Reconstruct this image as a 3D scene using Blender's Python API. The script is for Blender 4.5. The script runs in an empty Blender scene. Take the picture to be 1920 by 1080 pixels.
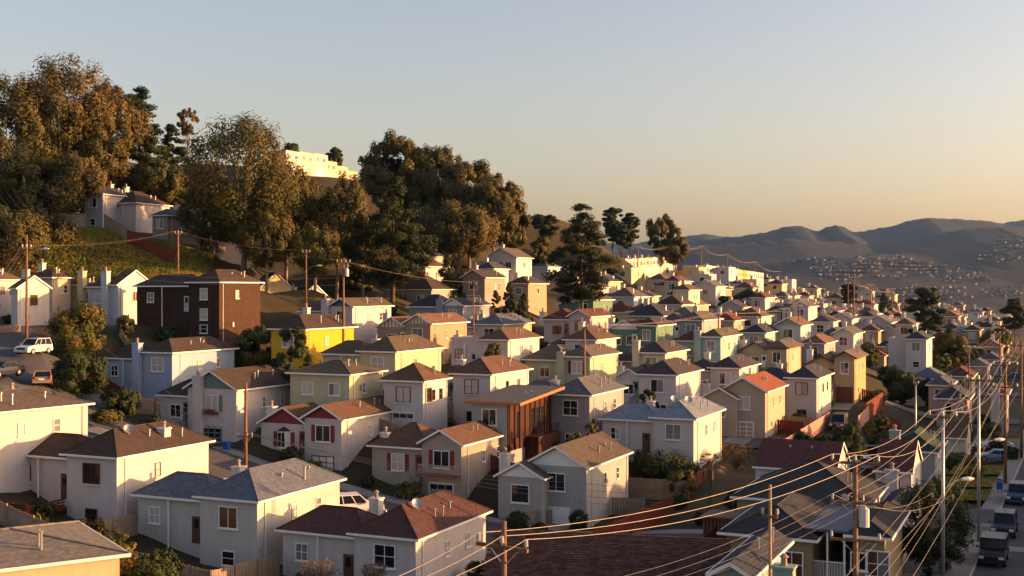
import bpy, math, random
import numpy as np
from mathutils import Vector, Matrix
random.seed(7)
rng = np.random.default_rng(7)
scene = bpy.context.scene
COL = scene.collection
R = math.radians

# ------------------------------------------------------------------ camera, sky, sun, exposure
CAMZ = 20.0            # the street below the camera lies at about z = 0
F = 2250.0             # focal length in photo pixels (photo is 1920 x 1080, horizon at y = 540)
cam_d = bpy.data.cameras.new('camera'); cam = bpy.data.objects.new('camera', cam_d); COL.objects.link(cam)
cam.location = (0, 0, CAMZ); cam.rotation_euler = (R(90), 0, 0)
cam_d.sensor_width = 36; cam_d.lens = 36 * F / 1920; cam_d.clip_start = .5; cam_d.clip_end = 40000
scene.camera = cam

SUN_EL, SUN_AZ = 8.5, 1.0      # azimuth measured from +X (right) towards +Y (away)
world = bpy.data.worlds.new('World'); scene.world = world; world.use_nodes = True
wn = world.node_tree; wn.nodes.clear()
sky = wn.nodes.new('ShaderNodeTexSky'); sky.sky_type = 'NISHITA'; sky.sun_disc = False
sky.sun_elevation = R(SUN_EL); sky.sun_rotation = R(90 - SUN_AZ)
sky.altitude = 0; sky.air_density = 1.0; sky.dust_density = 3.0; sky.ozone_density = 1.0
bg = wn.nodes.new('ShaderNodeBackground'); bg.inputs[1].default_value = 0.12
wo = wn.nodes.new('ShaderNodeOutputWorld')
wb = wn.nodes.new('ShaderNodeVectorMath'); wb.operation = 'MULTIPLY'; wb.inputs[1].default_value = (1.17, .99, 1.02)   # white balance of the whole sky
wn.links.new(sky.outputs[0], wb.inputs[0]); wn.links.new(wb.outputs[0], bg.inputs[0]); wn.links.new(bg.outputs[0], wo.inputs[0])
sl = bpy.data.lights.new('sun', 'SUN'); sl.energy = 5.0; sl.angle = R(.55); sl.color = (1.0, .52, .215)
so = bpy.data.objects.new('sun', sl); COL.objects.link(so)
sdir = Vector((math.cos(R(SUN_EL)) * math.cos(R(SUN_AZ)), math.cos(R(SUN_EL)) * math.sin(R(SUN_AZ)), math.sin(R(SUN_EL))))
so.rotation_euler = sdir.to_track_quat('Z', 'Y').to_euler(); so.location = (300, 0, 200)
scene.view_settings.view_transform = 'Standard'; scene.view_settings.look = 'None'
scene.view_settings.exposure = 1.3; scene.view_settings.gamma = 1.0
scene.cycles.max_bounces = 4; scene.cycles.diffuse_bounces = 2; scene.cycles.glossy_bounces = 2
scene.cycles.transparent_max_bounces = 4; scene.cycles.volume_bounces = 0
scene.cycles.use_adaptive_sampling = True
scene.cycles.use_denoising = True

# ------------------------------------------------------------------ photo geometry
REG = {'Z1':(0,660,18/7),'Z2':(480,660,18/7),'Z3':(900,660,18/7),'Z4':(1360,660,18/7),'Z5':(0,400,18/7),'Z6':(480,400,18/7),'Z7':(900,400,18/7),
 'Z8':(1360,400,18/7),'Q':(0,60,18/7),'M0':(0,460,4.5),'M1':(480,470,4.5),'M2':(780,460,4.5),'M3':(1060,460,4.5),'M4':(1340,480,4.5),
 'M5':(1600,540,4.5),'M6':(1600,740,4.5),'M7':(1360,840,4.5),'P':(0,0,1.0)}
TH = R(24.4)                    # the streets' direction, right of the view axis
def dirs(rot=0.0):
    t = TH + R(rot); return (math.sin(t), math.cos(t)), (math.cos(t), -math.sin(t))
D, E = dirs()
def px(reg, x, y=0.0):
    a, b, s = REG[reg]; return a + x / s, b + y / s
def at(x, y, z):                # photo pixel + distance -> world
    return Vector(((x - 960) / F * z, z, CAMZ - (y - 540) / F * z))
def proj(p):
    return 960 + F * p[0] / p[1], 540 - F * (p[2] - CAMZ) / p[1]

# ------------------------------------------------------------------ mesh helpers
class MB:
    def __init__(s): s.v = []; s.f = []; s.m = []
    def face(s, pts, m=0):
        n = len(s.v); s.v += [tuple(p) for p in pts]; s.f.append(tuple(range(n, n + len(pts)))); s.m.append(m); return s
    def box(s, x0, x1, y0, y1, z0, z1, m=0, bottom=True):
        n = len(s.v)
        s.v += [(x0,y0,z0),(x1,y0,z0),(x1,y1,z0),(x0,y1,z0),(x0,y0,z1),(x1,y0,z1),(x1,y1,z1),(x0,y1,z1)]
        fs = [(4,5,6,7),(0,1,5,4),(1,2,6,5),(2,3,7,6),(3,0,4,7)] + ([(3,2,1,0)] if bottom else [])
        for f in fs: s.f.append(tuple(i + n for i in f)); s.m.append(m)
        return s
    def tube(s, a, b, r0, r1=None, n=8, m=0, caps=True):
        r1 = r0 if r1 is None else r1
        a, b = Vector(a), Vector(b); ax = (b - a)
        if ax.length < 1e-6: return s
        ax.normalize(); u = ax.cross(Vector((0,0,1)) if abs(ax.z) < .9 else Vector((1,0,0))).normalized(); w = ax.cross(u)
        k = len(s.v)
        for c, r in ((a, r0), (b, r1)):
            for i in range(n):
                t = 2 * math.pi * i / n; s.v.append(tuple(c + r * (math.cos(t) * u + math.sin(t) * w)))
        for i in range(n):
            j = (i + 1) % n; s.f.append((k+i, k+j, k+n+j, k+n+i)); s.m.append(m)
        if caps:
            s.f.append(tuple(k + n - 1 - i for i in range(n))); s.m.append(m)
            s.f.append(tuple(k + n + i for i in range(n))); s.m.append(m)
        return s
    def prism(s, poly, y0, y1, m=0):        # poly in (x, z), extruded along y
        n = len(s.v); k = len(poly)
        s.v += [(x, y0, z) for x, z in poly] + [(x, y1, z) for x, z in poly]
        for i in range(k):
            j = (i + 1) % k; s.f.append((n+i, n+j, n+k+j, n+k+i)); s.m.append(m)
        s.f.append(tuple(n + k - 1 - i for i in range(k))); s.m.append(m); s.f.append(tuple(n + k + i for i in range(k))); s.m.append(m)
        return s
    def mesh(s, name, mats, smooth=False):
        me = bpy.data.meshes.new(name); me.from_pydata(s.v, [], s.f)
        mats = mats if isinstance(mats, (list, tuple)) else [mats]
        for m in mats: me.materials.append(m)
        if len(mats) > 1: me.polygons.foreach_set('material_index', s.m)
        if smooth: me.polygons.foreach_set('use_smooth', [True] * len(me.polygons))
        me.update(); return me
    def build(s, name, mats, parent=None, smooth=False):
        return link(name, s.mesh(name, mats, smooth), parent)
def link(name, data, parent=None):
    o = bpy.data.objects.new(name, data); COL.objects.link(o)
    if parent is not None: o.parent = parent
    return o
def tag(o, label=None, cat=None, group=None, kind=None):
    if label: o['label'] = label
    if cat: o['category'] = cat
    if group: o['group'] = group
    if kind: o['kind'] = kind
    return o
def empty(name, loc, rz=0.0):
    o = link(name, None); o.location = loc; o.rotation_euler = (0, 0, rz); o.empty_display_size = .3; return o
def np_mesh(name, verts, faces, mats, smooth=False):
    me = bpy.data.meshes.new(name); nv, nf, k = len(verts), len(faces), faces.shape[1]
    me.vertices.add(nv); me.vertices.foreach_set('co', np.asarray(verts, dtype=np.float32).ravel())
    me.loops.add(nf * k); me.loops.foreach_set('vertex_index', np.asarray(faces, dtype=np.int32).ravel())
    me.polygons.add(nf); me.polygons.foreach_set('loop_start', np.arange(0, nf * k, k, dtype=np.int32))
    if smooth: me.polygons.foreach_set('use_smooth', np.ones(nf, dtype=bool))
    for m in (mats if isinstance(mats, (list, tuple)) else [mats]): me.materials.append(m)
    me.update(calc_edges=True); return me

# ------------------------------------------------------------------ materials
def lin(c):
    if isinstance(c, str):
        c = c.lstrip('#'); c = [int(c[i:i+2], 16) / 255 for i in (0, 2, 4)]
        c = [x / 12.92 if x <= .04045 else ((x + .055) / 1.055) ** 2.4 for x in c]
    return tuple(c)
MATS = {}
def mat(key, color, rough=.85, var=.12, scale=1.5, bump=0.0, bscale=20.0, metal=0.0, spec=.3, courses=0.0, coursedir='Z', streak=0.0, island=0.0, tint=None, transl=0.0, brick=None, coat=0.0):
    """procedural surface: mottled colour, optional horizontal courses, streaks and relief"""
    if key in MATS: return MATS[key]
    c = lin(color); m = bpy.data.materials.new(key); m.use_nodes = True; nt = m.node_tree; N = nt.nodes; Lk = nt.links
    b = N['Principled BSDF']; b.inputs['Roughness'].default_value = rough; b.inputs['Metallic'].default_value = metal
    b.inputs['Specular IOR Level'].default_value = spec
    if coat: b.inputs['Coat Weight'].default_value = coat
    tc = N.new('ShaderNodeTexCoord'); geo = N.new('ShaderNodeNewGeometry')
    no = N.new('ShaderNodeTexNoise'); no.inputs['Scale'].default_value = scale; no.inputs['Detail'].default_value = 6; no.inputs['Roughness'].default_value = .65
    Lk.new(tc.outputs['Object'], no.inputs['Vector'])
    cr = N.new('ShaderNodeMapRange'); cr.inputs[1].default_value = .25; cr.inputs[2].default_value = .75
    cr.inputs[3].default_value = 1 - var; cr.inputs[4].default_value = 1 + var
    Lk.new(no.outputs['Fac'], cr.inputs[0]); fac = cr.outputs[0]
    def mul(a, bb):
        k = N.new('ShaderNodeMath'); k.operation = 'MULTIPLY'; Lk.new(a, k.inputs[0]); Lk.new(bb, k.inputs[1]); return k.outputs[0]
    height = None
    if streak:
        mp = N.new('ShaderNodeMapping'); mp.inputs['Scale'].default_value = (2.2, 2.2, .12); Lk.new(tc.outputs['Object'], mp.inputs[0])
        n2 = N.new('ShaderNodeTexNoise'); n2.inputs['Scale'].default_value = 1.6; n2.inputs['Detail'].default_value = 4; Lk.new(mp.outputs[0], n2.inputs['Vector'])
        r2 = N.new('ShaderNodeMapRange'); r2.inputs[1].default_value = .35; r2.inputs[2].default_value = .7; r2.inputs[3].default_value = 1 + streak * .3; r2.inputs[4].default_value = 1 - streak
        Lk.new(n2.outputs['Fac'], r2.inputs[0]); fac = mul(fac, r2.outputs[0])
    if courses:
        sx = N.new('ShaderNodeSeparateXYZ'); Lk.new(tc.outputs['Object'], sx.inputs[0])
        k = N.new('ShaderNodeMath'); k.operation = 'MULTIPLY'; k.inputs[1].default_value = 1 / courses; Lk.new(sx.outputs[coursedir], k.inputs[0])
        fr = N.new('ShaderNodeMath'); fr.operation = 'FRACT'; Lk.new(k.outputs[0], fr.inputs[0])
        r3 = N.new('ShaderNodeMapRange'); r3.inputs[1].default_value = .0; r3.inputs[2].default_value = .25; r3.inputs[3].default_value = .72; r3.inputs[4].default_value = 1.0
        Lk.new(fr.outputs[0], r3.inputs[0]); fac = mul(fac, r3.outputs[0]); height = fr.outputs[0]
        # every course broken into pieces of slightly different tone
        fl = N.new('ShaderNodeMath'); fl.operation = 'FLOOR'; Lk.new(k.outputs[0], fl.inputs[0])
        sn = N.new('ShaderNodeVectorMath'); sn.operation = 'MULTIPLY'; sn.inputs[1].default_value = (4.6, 4.6, 0); Lk.new(tc.outputs['Object'], sn.inputs[0])
        cb = N.new('ShaderNodeCombineXYZ'); Lk.new(fl.outputs[0], cb.inputs[2])
        ad = N.new('ShaderNodeVectorMath'); ad.operation = 'ADD'; Lk.new(sn.outputs[0], ad.inputs[0]); Lk.new(cb.outputs[0], ad.inputs[1])
        vf = N.new('ShaderNodeVectorMath'); vf.operation = 'FLOOR'; Lk.new(ad.outputs[0], vf.inputs[0])
        wn_ = N.new('ShaderNodeTexWhiteNoise'); wn_.noise_dimensions = '3D'; Lk.new(vf.outputs[0], wn_.inputs['Vector'])
        r4 = N.new('ShaderNodeMapRange'); r4.inputs[3].default_value = 1 - var * .95; r4.inputs[4].default_value = 1 + var * .95
        Lk.new(wn_.outputs['Value'], r4.inputs[0]); fac = mul(fac, r4.outputs[0])
    if island:
        r5 = N.new('ShaderNodeMapRange'); r5.inputs[3].default_value = 1 - island; r5.inputs[4].default_value = 1 + island
        Lk.new(geo.outputs['Random Per Island'], r5.inputs[0]); fac = mul(fac, r5.outputs[0])
    vm = N.new('ShaderNodeVectorMath'); vm.operation = 'SCALE'; vm.inputs[0].default_value = c; Lk.new(fac, vm.inputs['Scale']); out = vm.outputs[0]
    if tint is not None:
        n3 = N.new('ShaderNodeTexNoise'); n3.inputs['Scale'].default_value = scale * .35; n3.inputs['Detail'].default_value = 3; Lk.new(tc.outputs['Object'], n3.inputs['Vector'])
        r6 = N.new('ShaderNodeMapRange'); r6.inputs[1].default_value = .4; r6.inputs[2].default_value = .62; Lk.new(n3.outputs['Fac'], r6.inputs[0])
        mx = N.new('ShaderNodeMix'); mx.data_type = 'RGBA'; mx.inputs[7].default_value = (*lin(tint), 1)
        v2 = N.new('ShaderNodeVectorMath'); v2.operation = 'SCALE'; v2.inputs[0].default_value = lin(tint); Lk.new(fac, v2.inputs['Scale'])
        Lk.new(r6.outputs[0], mx.inputs[0]); Lk.new(out, mx.inputs[6]); Lk.new(v2.outputs[0], mx.inputs[7]); out = mx.outputs[2]
    Lk.new(out, b.inputs['Base Color'])
    if bump or height is not None:
        bp = N.new('ShaderNodeBump'); bp.inputs['Strength'].default_value = bump or .5; bp.inputs['Distance'].default_value = .03
        nb = N.new('ShaderNodeTexNoise'); nb.inputs['Scale'].default_value = bscale; nb.inputs['Detail'].default_value = 4; Lk.new(tc.outputs['Object'], nb.inputs['Vector'])
        h = nb.outputs['Fac']
        if height is not None:
            a2 = N.new('ShaderNodeMath'); a2.operation = 'ADD'; Lk.new(nb.outputs['Fac'], a2.inputs[0]); Lk.new(height, a2.inputs[1]); h = a2.outputs[0]
        Lk.new(h, bp.inputs['Height']); Lk.new(bp.outputs[0], b.inputs['Normal'])
    if transl:
        tr = N.new('ShaderNodeBsdfTranslucent'); Lk.new(out, tr.inputs[0]); ms = N.new('ShaderNodeMixShader'); ms.inputs[0].default_value = transl
        o_ = N['Material Output']; Lk.new(b.outputs[0], ms.inputs[1]); Lk.new(tr.outputs[0], ms.inputs[2]); Lk.new(ms.outputs[0], o_.inputs[0])
    MATS[key] = m; return m

WALL = {'white':'#e0d7d3','white siding':'#dcd9d2','cream white':'#dfd5cb','light blue':'#b4c6dc','greige':'#b7ab9b','grey':'#b9b7b3','brown shingle':'#4c3427',
 'yellow':'#e6b428','pale yellow':'#dacfa9','grey lavender':'#b3adaf','tan':'#b99f84','pale green':'#c4c9ac','beige':'#cbb59b','ochre tan':'#c6aa7d','yellow cream':'#e2d0a6',
 'blue grey':'#97a2b2','cream':'#e0d4bb','pink white':'#d8c3b8','green':'#6f937a','mint':'#b2cdc4','mauve tan':'#b39c8d','blue white':'#ccd5de','mint white':'#c9d8cf',
 'blue':'#6b8cae','pale blue white':'#bfcdd8','pink':'#c9a79c','olive beige':'#a89878','red cedar':'#4a2416','peach':'#e3c6a4'}
ROOF = {'dark brown':'#4d4039','brown':'#6c5244','maroon brown':'#5d3f3c','blue grey':'#6b7280','olive brown':'#665a48','rust brown':'#705345','grey':'#6a6a6c','pale blue grey':'#8b95a3',
 'orange brown':'#83604a','grey brown':'#6b6058','navy brown':'#4b4348','terracotta':'#97553a','navy':'#3c414f','brown grey':'#776a5b','red brown':'#6f3f35','dark grey':'#4f5055',
 'red':'#8f3f33','slate brown':'#65584c','green brown':'#66604a','maroon':'#633a38','charcoal':'#3d3e42','dark green':'#34463c','slate':'#565a64','gravel':'#85807a'}
TRIM = {'white':'#e2ded8','grey green':'#66796f','maroon':'#7d3238','red':'#7c2428','teal':'#49636b','brown':'#5e3a2a','navy':'#2f3a52','greige':'#a99d8e','stripe':'#d8cdbd','grey':'#aab0b4'}
for _k in ROOF: ROOF[_k] = tuple(.66 * v for v in lin(ROOF[_k]))
for _k in WALL:      # weathered paint
    WALL[_k] = tuple(.68 * v for v in lin(WALL[_k]))
def wallm(c):
    if c == 'white siding': return mat('w_' + c, WALL[c], var=.04, courses=.2, bump=.5, streak=.06)
    if c == 'brown shingle': return mat('w_' + c, WALL[c], var=.3, courses=.24, bump=.8, streak=.1)
    if c == 'red cedar': return mat('w_' + c, WALL[c], var=.25, streak=.25, bump=.3)
    return mat('w_' + c, WALL[c], var=.08, scale=.6, bump=.25, bscale=30, streak=.07)
def roofm(c): return mat('r_' + c, ROOF[c], rough=.92, var=.2, scale=1.3, courses=.12, bump=.7, bscale=30, streak=.12)
def trimm(c): return mat('t_' + c, TRIM.get(c) or WALL[c], rough=.7, var=.06, scale=3)
GLASS = [mat('glass_dark', (.012,.014,.018), rough=.08, var=.2, spec=.6), mat('glass_curtain', (.42,.40,.37), rough=.25, var=.25, scale=6, spec=.6),
         mat('glass_warm', (.10,.05,.028), rough=.12, var=.5, scale=7, spec=.6), mat('glass_blind', (.16,.17,.185), rough=.15, var=.15, scale=4, spec=.6)]
m_brick = mat('chimney_plaster', '#cfc6bc', var=.1, scale=2, bump=.3, bscale=14, streak=.18)
m_pot = mat('clay_pot', '#8c7f76', var=.2)
m_metal = mat('galvanised', '#a5a5a4', rough=.45, metal=.7, var=.15)
m_wood = mat('pole_wood', '#7b5a42', var=.3, scale=2, streak=.35, bump=.4)
m_woodlight = mat('pole_wood_pale', '#97805f', var=.25, scale=2, streak=.3)
m_fencered = mat('fence_red', '#6f3226', var=.25, streak=.3, island=.18, scale=2)
m_fencepink = mat('fence_pink', '#b98a7b', var=.2, streak=.3, scale=2)
m_fencegrey = mat('fence_grey', '#8a7a68', var=.25, streak=.3, scale=2)
m_fencedark = mat('deck_red', '#5e2222', var=.25, streak=.25, scale=2)
m_asphalt = mat('asphalt', '#434349', rough=.9, var=.15, scale=.5, bump=.3, bscale=40, tint='#4d4c4e')
m_concrete = mat('concrete', '#7c7872', rough=.9, var=.15, scale=.8, bump=.2, bscale=30)
m_kerb = mat('kerb', '#a59f96', rough=.9, var=.12, scale=2)
m_ground = mat('yard_ground', '#37301f', rough=1, var=.35, scale=.35, bump=.8, bscale=6, tint='#39361f')
m_grass = mat('grass_green', '#6d7430', rough=.9, var=.35, scale=.6, island=.35, tint='#8f7a38', transl=.25)
m_wire = mat('wire_aluminium', '#8d847b', rough=.5, metal=.3, var=.1)
m_black = mat('black_rubber', (.015,.015,.016), rough=.7, var=.2)
# id, region, xl, xc, xr, ye, r, H, roof, wall colour, roof colour, options
HOUSES = [
# row with its backs to the camera
('A','Z1',322,563,993,505,75,6.0,'hip','white','dark brown',dict(xw=50,kind='back',win='brown',ch=(790,345,'far'),dish=1,L=11.5,deck=1)),
('B','Z1',965,1240,1644,715,75,5.7,'hip','white siding','blue grey',dict(xw=665,kind='back',ch=(1150,530,'far'),L=11.5)),
('C','Z2',475,770,1110,897,75,4.8,'hip','white','maroon brown',dict(xw=130,kind='back',ch=(580,680,'far'),dish=1,L=11.5)),
# row facing the camera
('D','Z5',690,830,1130,670,113,7.0,'hip','light blue','dark brown',dict(xw=500,kind='back',wdrop=.9,ch=(662,610,'front'))),
('E','Z5',905,1140,1440,850,103,6.2,'gable','white','dark brown',dict(xw=775,kind='front',ped='grey green',shut='grey green',wroof='hip',wdrop=.9,ch=(957,765,'front'),gar='glass',box=1)),
('F','Z2',235,412,728,325,103,6.0,'gable','cream white','brown',dict(xw=25,kind='front',ped='maroon',shut='maroon',wroof='gable',wdrop=.8,ch=(75,245,'mid'),gar='frame',bay=1)),
('G','Z2',800,990,1228,447,103,6.0,'gable','greige','brown',dict(xw=560,kind='front',ped='greige',shut='red',wroof='hip',wdrop=.6,ch=(625,370,'mid'),gar='solid',balc=1,wshut=1)),
('I','Z3',225,513,715,557,103,6.0,'gable','grey','slate brown',dict(xw=88,kind='front',ped='white',wroof='gable',wdrop=1.0,wset=-1.6,wover=1,ch=(120,470,'mid'),gar='white',wwin='big')),
# next row, backs
('J','Z5',910,1057,1255,330,128,7.3,'hip','brown shingle','dark brown',dict(xw=660,kind='back',wdrop=.5,two=1)),
('K','M1',130,415,825,660,126,6.0,'hip','yellow','dark brown',dict(kind='back',nowing=1)),
('M','M1',880,1175,1561,850,124,6.0,'hip','pale yellow','olive brown',dict(xw=560,kind='back',ch=(1010,720,'far'))),
('N','Z6',950,1130,1315,775,124,6.0,'hip','white','rust brown',dict(xw=870,kind='back',ch=(990,690,'far'),win='brown')),
('O','Z7',345,528,692,875,124,6.0,'hip','grey lavender','grey',dict(xw=150,kind='back',ch=(362,790,'far'))),
('P','Z7',835,1030,1165,990,124,6.0,'hip','white','pale blue grey',dict(xw=590,kind='back',ch=(823,890,'far'),dish=2)),
# row facing
('Q','M1',625,812,1140,470,152,6.2,'gable','white','olive brown',dict(xw=370,kind='front',ped='teal',wroof='hip',wdrop=.7,ch=(585,385,'front'))),
('R','M2',-95,122,428,660,152,6.0,'gable','tan','orange brown',dict(xw=-325,kind='front',ped='stripe',wroof='gable',wdrop=.6,ch=(-250,550,'mid'))),
('S','M2',545,775,1040,795,148,5.8,'hip','white','rust brown',dict(xw=320,kind='back',wroof='flat',win='brown',ch=(350,735,'far'))),
('T','Z7',405,530,667,690,152,5.8,'hip','pale green','grey brown',dict(xw=215,kind='front',wdrop=.6,shut='red',ch=(390,655,'front'))),
('U','Z7',765,945,1063,778,150,6.0,'hip','white','navy brown',dict(xw=665,kind='front',wroof='gable',wdrop=.4,ch=(678,725,'mid'),porch=1)),
('V','Z3',1165,1375,1470,190,148,6.0,'gable','beige','terracotta',dict(xw=1075,kind='front',ped='beige',wroof='gable',wdrop=.9,wset=-1.0,wover=1,ch=(1092,140,'mid'),gar='frame white',trim='white')),
('W','Z4',297,440,510,125,166,6.0,'hip','cream white','navy',dict(xw=125,kind='back',win='navy',ch=(260,45,'far'))),
('X','M4',1010,1180,1275,860,182,6.5,'gable','ochre tan','brown grey',dict(xw=790,kind='front',ped='ochre tan',wroof='gable',wdrop=1.0,ch=(803,770,'mid'),gar='brown',trim='brown')),
# 5th
('o1','M1',-40,30,210,315,165,6,'gside','yellow cream','dark brown',dict(kind='front',nowing=1)),
('o2','M1',205,370,550,405,175,5.5,'gside','white','dark brown',dict(kind='front',nowing=1,ch=(315,290,'front'))),
('o3','M1',1110,1480,1520,325,190,4.5,'hip','grey lavender','dark brown',dict(kind='back',nowing=1,twowin=1)),
('o4','M2',225,395,400,508,175,5.0,'gable','blue grey','navy',dict(xw=-60,kind='front',ped='white',wroof='hip',wdrop=.2,ch=(200,435,'front'),L=10)),
('o5','M2',505,730,975,665,173,5.5,'hip','cream','blue grey',dict(xw=425,kind='back',ch=(555,560,'far'))),
('o6','M3',30,205,210,600,176,5.5,'gable','pink white','red brown',dict(xw=-180,kind='front',ped='pink white',wroof='hip',wdrop=.5,ch=(-190,540,'mid'),win='red',L=10)),
('o7','M3',0,255,405,795,163,4.5,'hip','white','brown',dict(kind='back',nowing=1)),
('o8','M3',605,765,833,675,176,5.5,'hip','green','dark brown',dict(xw=370,kind='front',wroof='gable',wped='white',wdrop=.7,wwin='pair',ch=(390,595,'mid'),trim='white')),
('o9','M3',605,842,1025,905,166,5,'hip','cream','navy brown',dict(kind='back',nowing=1,ch=(598,780,'front'))),
('o10','M3',1145,1310,1510,770,180,6,'hip','mint','green brown',dict(xw=930,kind='front',wdrop=.7,wcol='red brown',ch=(1117,700,'front'))),
('o11','Z7',1112,1250,1342,745,165,5.5,'hip','white','navy brown',dict(xw=985,kind='back',ch=(1095,660,'far'))),
('o12','M4',440,607,728,775,190,5.5,'hip','beige','grey brown',dict(xw=225,kind='front',wroof='gable',wdrop=.5,trim='brown',ch=(243,690,'mid'))),
# farther
('p1','M2',390,580,592,270,200,5.5,'gable','mauve tan','dark brown',dict(nowing=1,L=9)),
('p2','M2',495,652,820,195,None,6,'hip','white','dark grey',dict(nowing=1)),
('p3','M2',590,845,930,100,250,8,'gable','white','grey brown',dict(nowing=1)),
('p4','M2',870,1030,1143,355,None,5.5,'hip','white','blue grey',dict(xw=690)),
('p5','M2',985,1110,1150,180,300,5,'hip','blue white','blue grey',dict(nowing=1)),
('p6','M2',945,1062,1200,270,None,5,'hip','yellow cream','dark brown',dict(nowing=1)),
('p7','M2',-40,80,90,175,205,5.5,'hip','pink white','red brown',dict(nowing=1,L=9)),
('p7b','M2',50,128,135,90,250,6,'hip','white','blue grey',dict(nowing=1,L=9)),
('p8','M3',165,235,398,460,212,5.5,'hip','green','brown',dict(nowing=1)),
('p9','M3',525,660,795,428,None,5.5,'hip','pink white','dark brown',dict(xw=430)),
('p10','M3',530,710,857,555,None,5,'hip','cream','red brown',dict(xw=300)),
('p11','M3',960,1095,1215,505,None,5,'hip','beige','orange brown',dict(xw=850,wroof='gable',ch=(815,440,'mid'))),
('p12','M3',965,1153,1325,630,None,5,'hip','grey lavender','grey brown',dict(xw=800)),
('p13','M4',145,270,380,500,None,5.5,'hip','light blue','grey brown',dict(xw=50,ch=(120,450,'front'))),
('p14','M4',235,425,543,645,None,5,'hip','mint','navy',dict(xw=190)),
('p15','M3',450,545,640,275,None,5.5,'hip','mint white','blue grey',dict(nowing=1)),
('p15b','M3',690,845,925,290,None,6.5,'hip','yellow cream','grey brown',dict(nowing=1,ch=(660,240,'front'),balc=1)),
('p16','M3',895,955,1095,300,300,5,'hip','cream','red brown',dict(nowing=1)),
('p17','M3',1000,1040,1135,375,270,5,'hip','cream','brown',dict(nowing=1)),
('p18','M3',1205,1315,1412,370,None,5,'hip','tan','red brown',dict(xw=1130,ch=(1188,325,'front'))),
('p19','M4',340,425,508,350,310,5.5,'hip','white','red brown',dict(nowing=1)),
('p20','M4',440,560,655,465,None,5.5,'hip','tan','dark brown',dict(nowing=1)),
('p21','M4',660,790,872,425,None,5.5,'gable','white','grey brown',dict(xw=570)),
('p22','M4',510,725,812,585,None,5.5,'gable','white','orange brown',dict(xw=470,ped='grey')),
('p23','M4',820,965,1050,555,None,5,'hip','white','grey brown',dict(xw=770,ch=(885,560,'far'))),
('p24','M4',1055,1175,1235,495,None,5.5,'hip','white','dark brown',dict(xw=940,ch=(920,455,'front'))),
('p25','M4',1000,1172,1255,655,None,5.5,'gable','white','grey brown',dict(xw=950)),
('p26','M4',740,925,1022,735,None,4.5,'hip','grey lavender','orange brown',dict(nowing=1,ch=(805,770,'front'))),
('p27','M4',1250,1380,1450,630,None,5.5,'hip','ochre tan','brown',dict(nowing=1)),
('p28','M5',130,260,342,570,None,5.5,'hip','beige','red',dict(nowing=1)),
('p29','M5',318,462,525,475,None,5.4,'hip','white','navy',dict(xw=200,ch=(160,430,'far'))),
('p30','M5',480,615,683,430,None,6,'hip','white','navy',dict(nowing=1)),
('p32','M5',260,385,437,300,None,5.5,'gable','blue','grey brown',dict(nowing=1)),
('p33','M5',440,500,577,305,290,5.5,'hip','white','grey brown',dict(nowing=1)),
('p35','M5',70,172,235,240,None,5,'hip','white','dark brown',dict(nowing=1,ch=(130,270,'far'))),
('p36','M5',232,325,372,235,None,5,'hip','white','red brown',dict(nowing=1)),
('p37','M5',935,978,1010,355,350,5.5,'gable','pale blue white','blue grey',dict(nowing=1)),
('p38','M5',1010,1065,1100,355,335,5.5,'hip','tan','dark brown',dict(nowing=1)),
# houses along the upper street and on the hill
('l1','M0',-330,-90,170,285,None,5.5,'hip','white','brown',dict(nowing=1,z=172,win='brown')),
('l1b','M0',95,150,312,360,None,5.5,'gside','white','brown',dict(nowing=1,z=160,L=5.5,win='brown')),
('l2','M0',250,440,595,268,None,6.0,'hip','peach','dark brown',dict(nowing=1,z=168)),
('l3','M0',560,650,840,330,None,5.0,'hip','yellow cream','brown',dict(nowing=1,z=172,ch=(693,195,'front'))),
('l4','M0',915,995,1160,332,None,6.0,'gside','blue white','dark brown',dict(xw=740,kind='front',z=168,L=7,ch=(893,195,'front'))),
('q1','Q',400,495,500,780,None,6.0,'gable','white','dark grey',dict(nowing=1,z=212,L=9)),
('q2','Q',500,655,742,822,None,5.0,'hip','white','dark brown',dict(nowing=1,z=214,L=9)),
('q3','Q',735,808,970,882,None,4.5,'hip','mauve tan','grey',dict(nowing=1,z=208)),
('q4','Q',960,1060,1066,960,None,4.0,'hip','white','blue grey',dict(nowing=1,z=206,L=8)),
('q5','Q',160,330,395,800,None,5.0,'hip','white','brown',dict(nowing=1,z=222,L=9)),
# corner of the side street, lower right
('k1','M7',255,930,1040,192,None,4.5,'gside','white','maroon',dict(nowing=1,z=106,L=7,kind='low')),
('k2','M7',100,1180,1330,480,None,5.0,'hip','olive beige','charcoal',dict(nowing=1,z=84,L=9,kind='low',blocks=[(10,720,762,-10.5,10.5,'hip'),(1075,1345,745,-9.5,9.5,'hip')],ch=(1000,490,'front'),rail=1)),
('k3','M7',-80,190,330,1075,None,5.0,'gable','grey green wall','navy',dict(nowing=1,z=60,L=9,kind='low',ch=(495,930,'front'))),
('s1','M6',220,365,430,1010,None,5.0,'gable','beige','navy',dict(nowing=1,z=86,L=9,kind='low')),
('s3','M6',190,490,600,650,None,4.5,'gside','white','maroon',dict(nowing=1,z=97,L=7,kind='low',ch=(325,620,'front'))),
('s4','M6',300,690,790,480,None,4.5,'hip','grey','dark green',dict(nowing=1,z=121,L=10,kind='low',ch=(350,270,'front'))),
('s5','M6',780,950,1010,365,None,5.0,'gside','cream','brown',dict(nowing=1,z=138,L=8,kind='low',ch=(910,120,'far'))),
('s6','M5',635,815,865,820,None,4.5,'hip','pink','slate',dict(nowing=1,z=192,L=10,kind='low',ch=(830,800,'front'))),
('s7','M5',700,960,1060,935,None,4.5,'hip','pink','navy',dict(nowing=1,z=172,L=10,kind='low',ch=(900,1020,'front'))),
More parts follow.
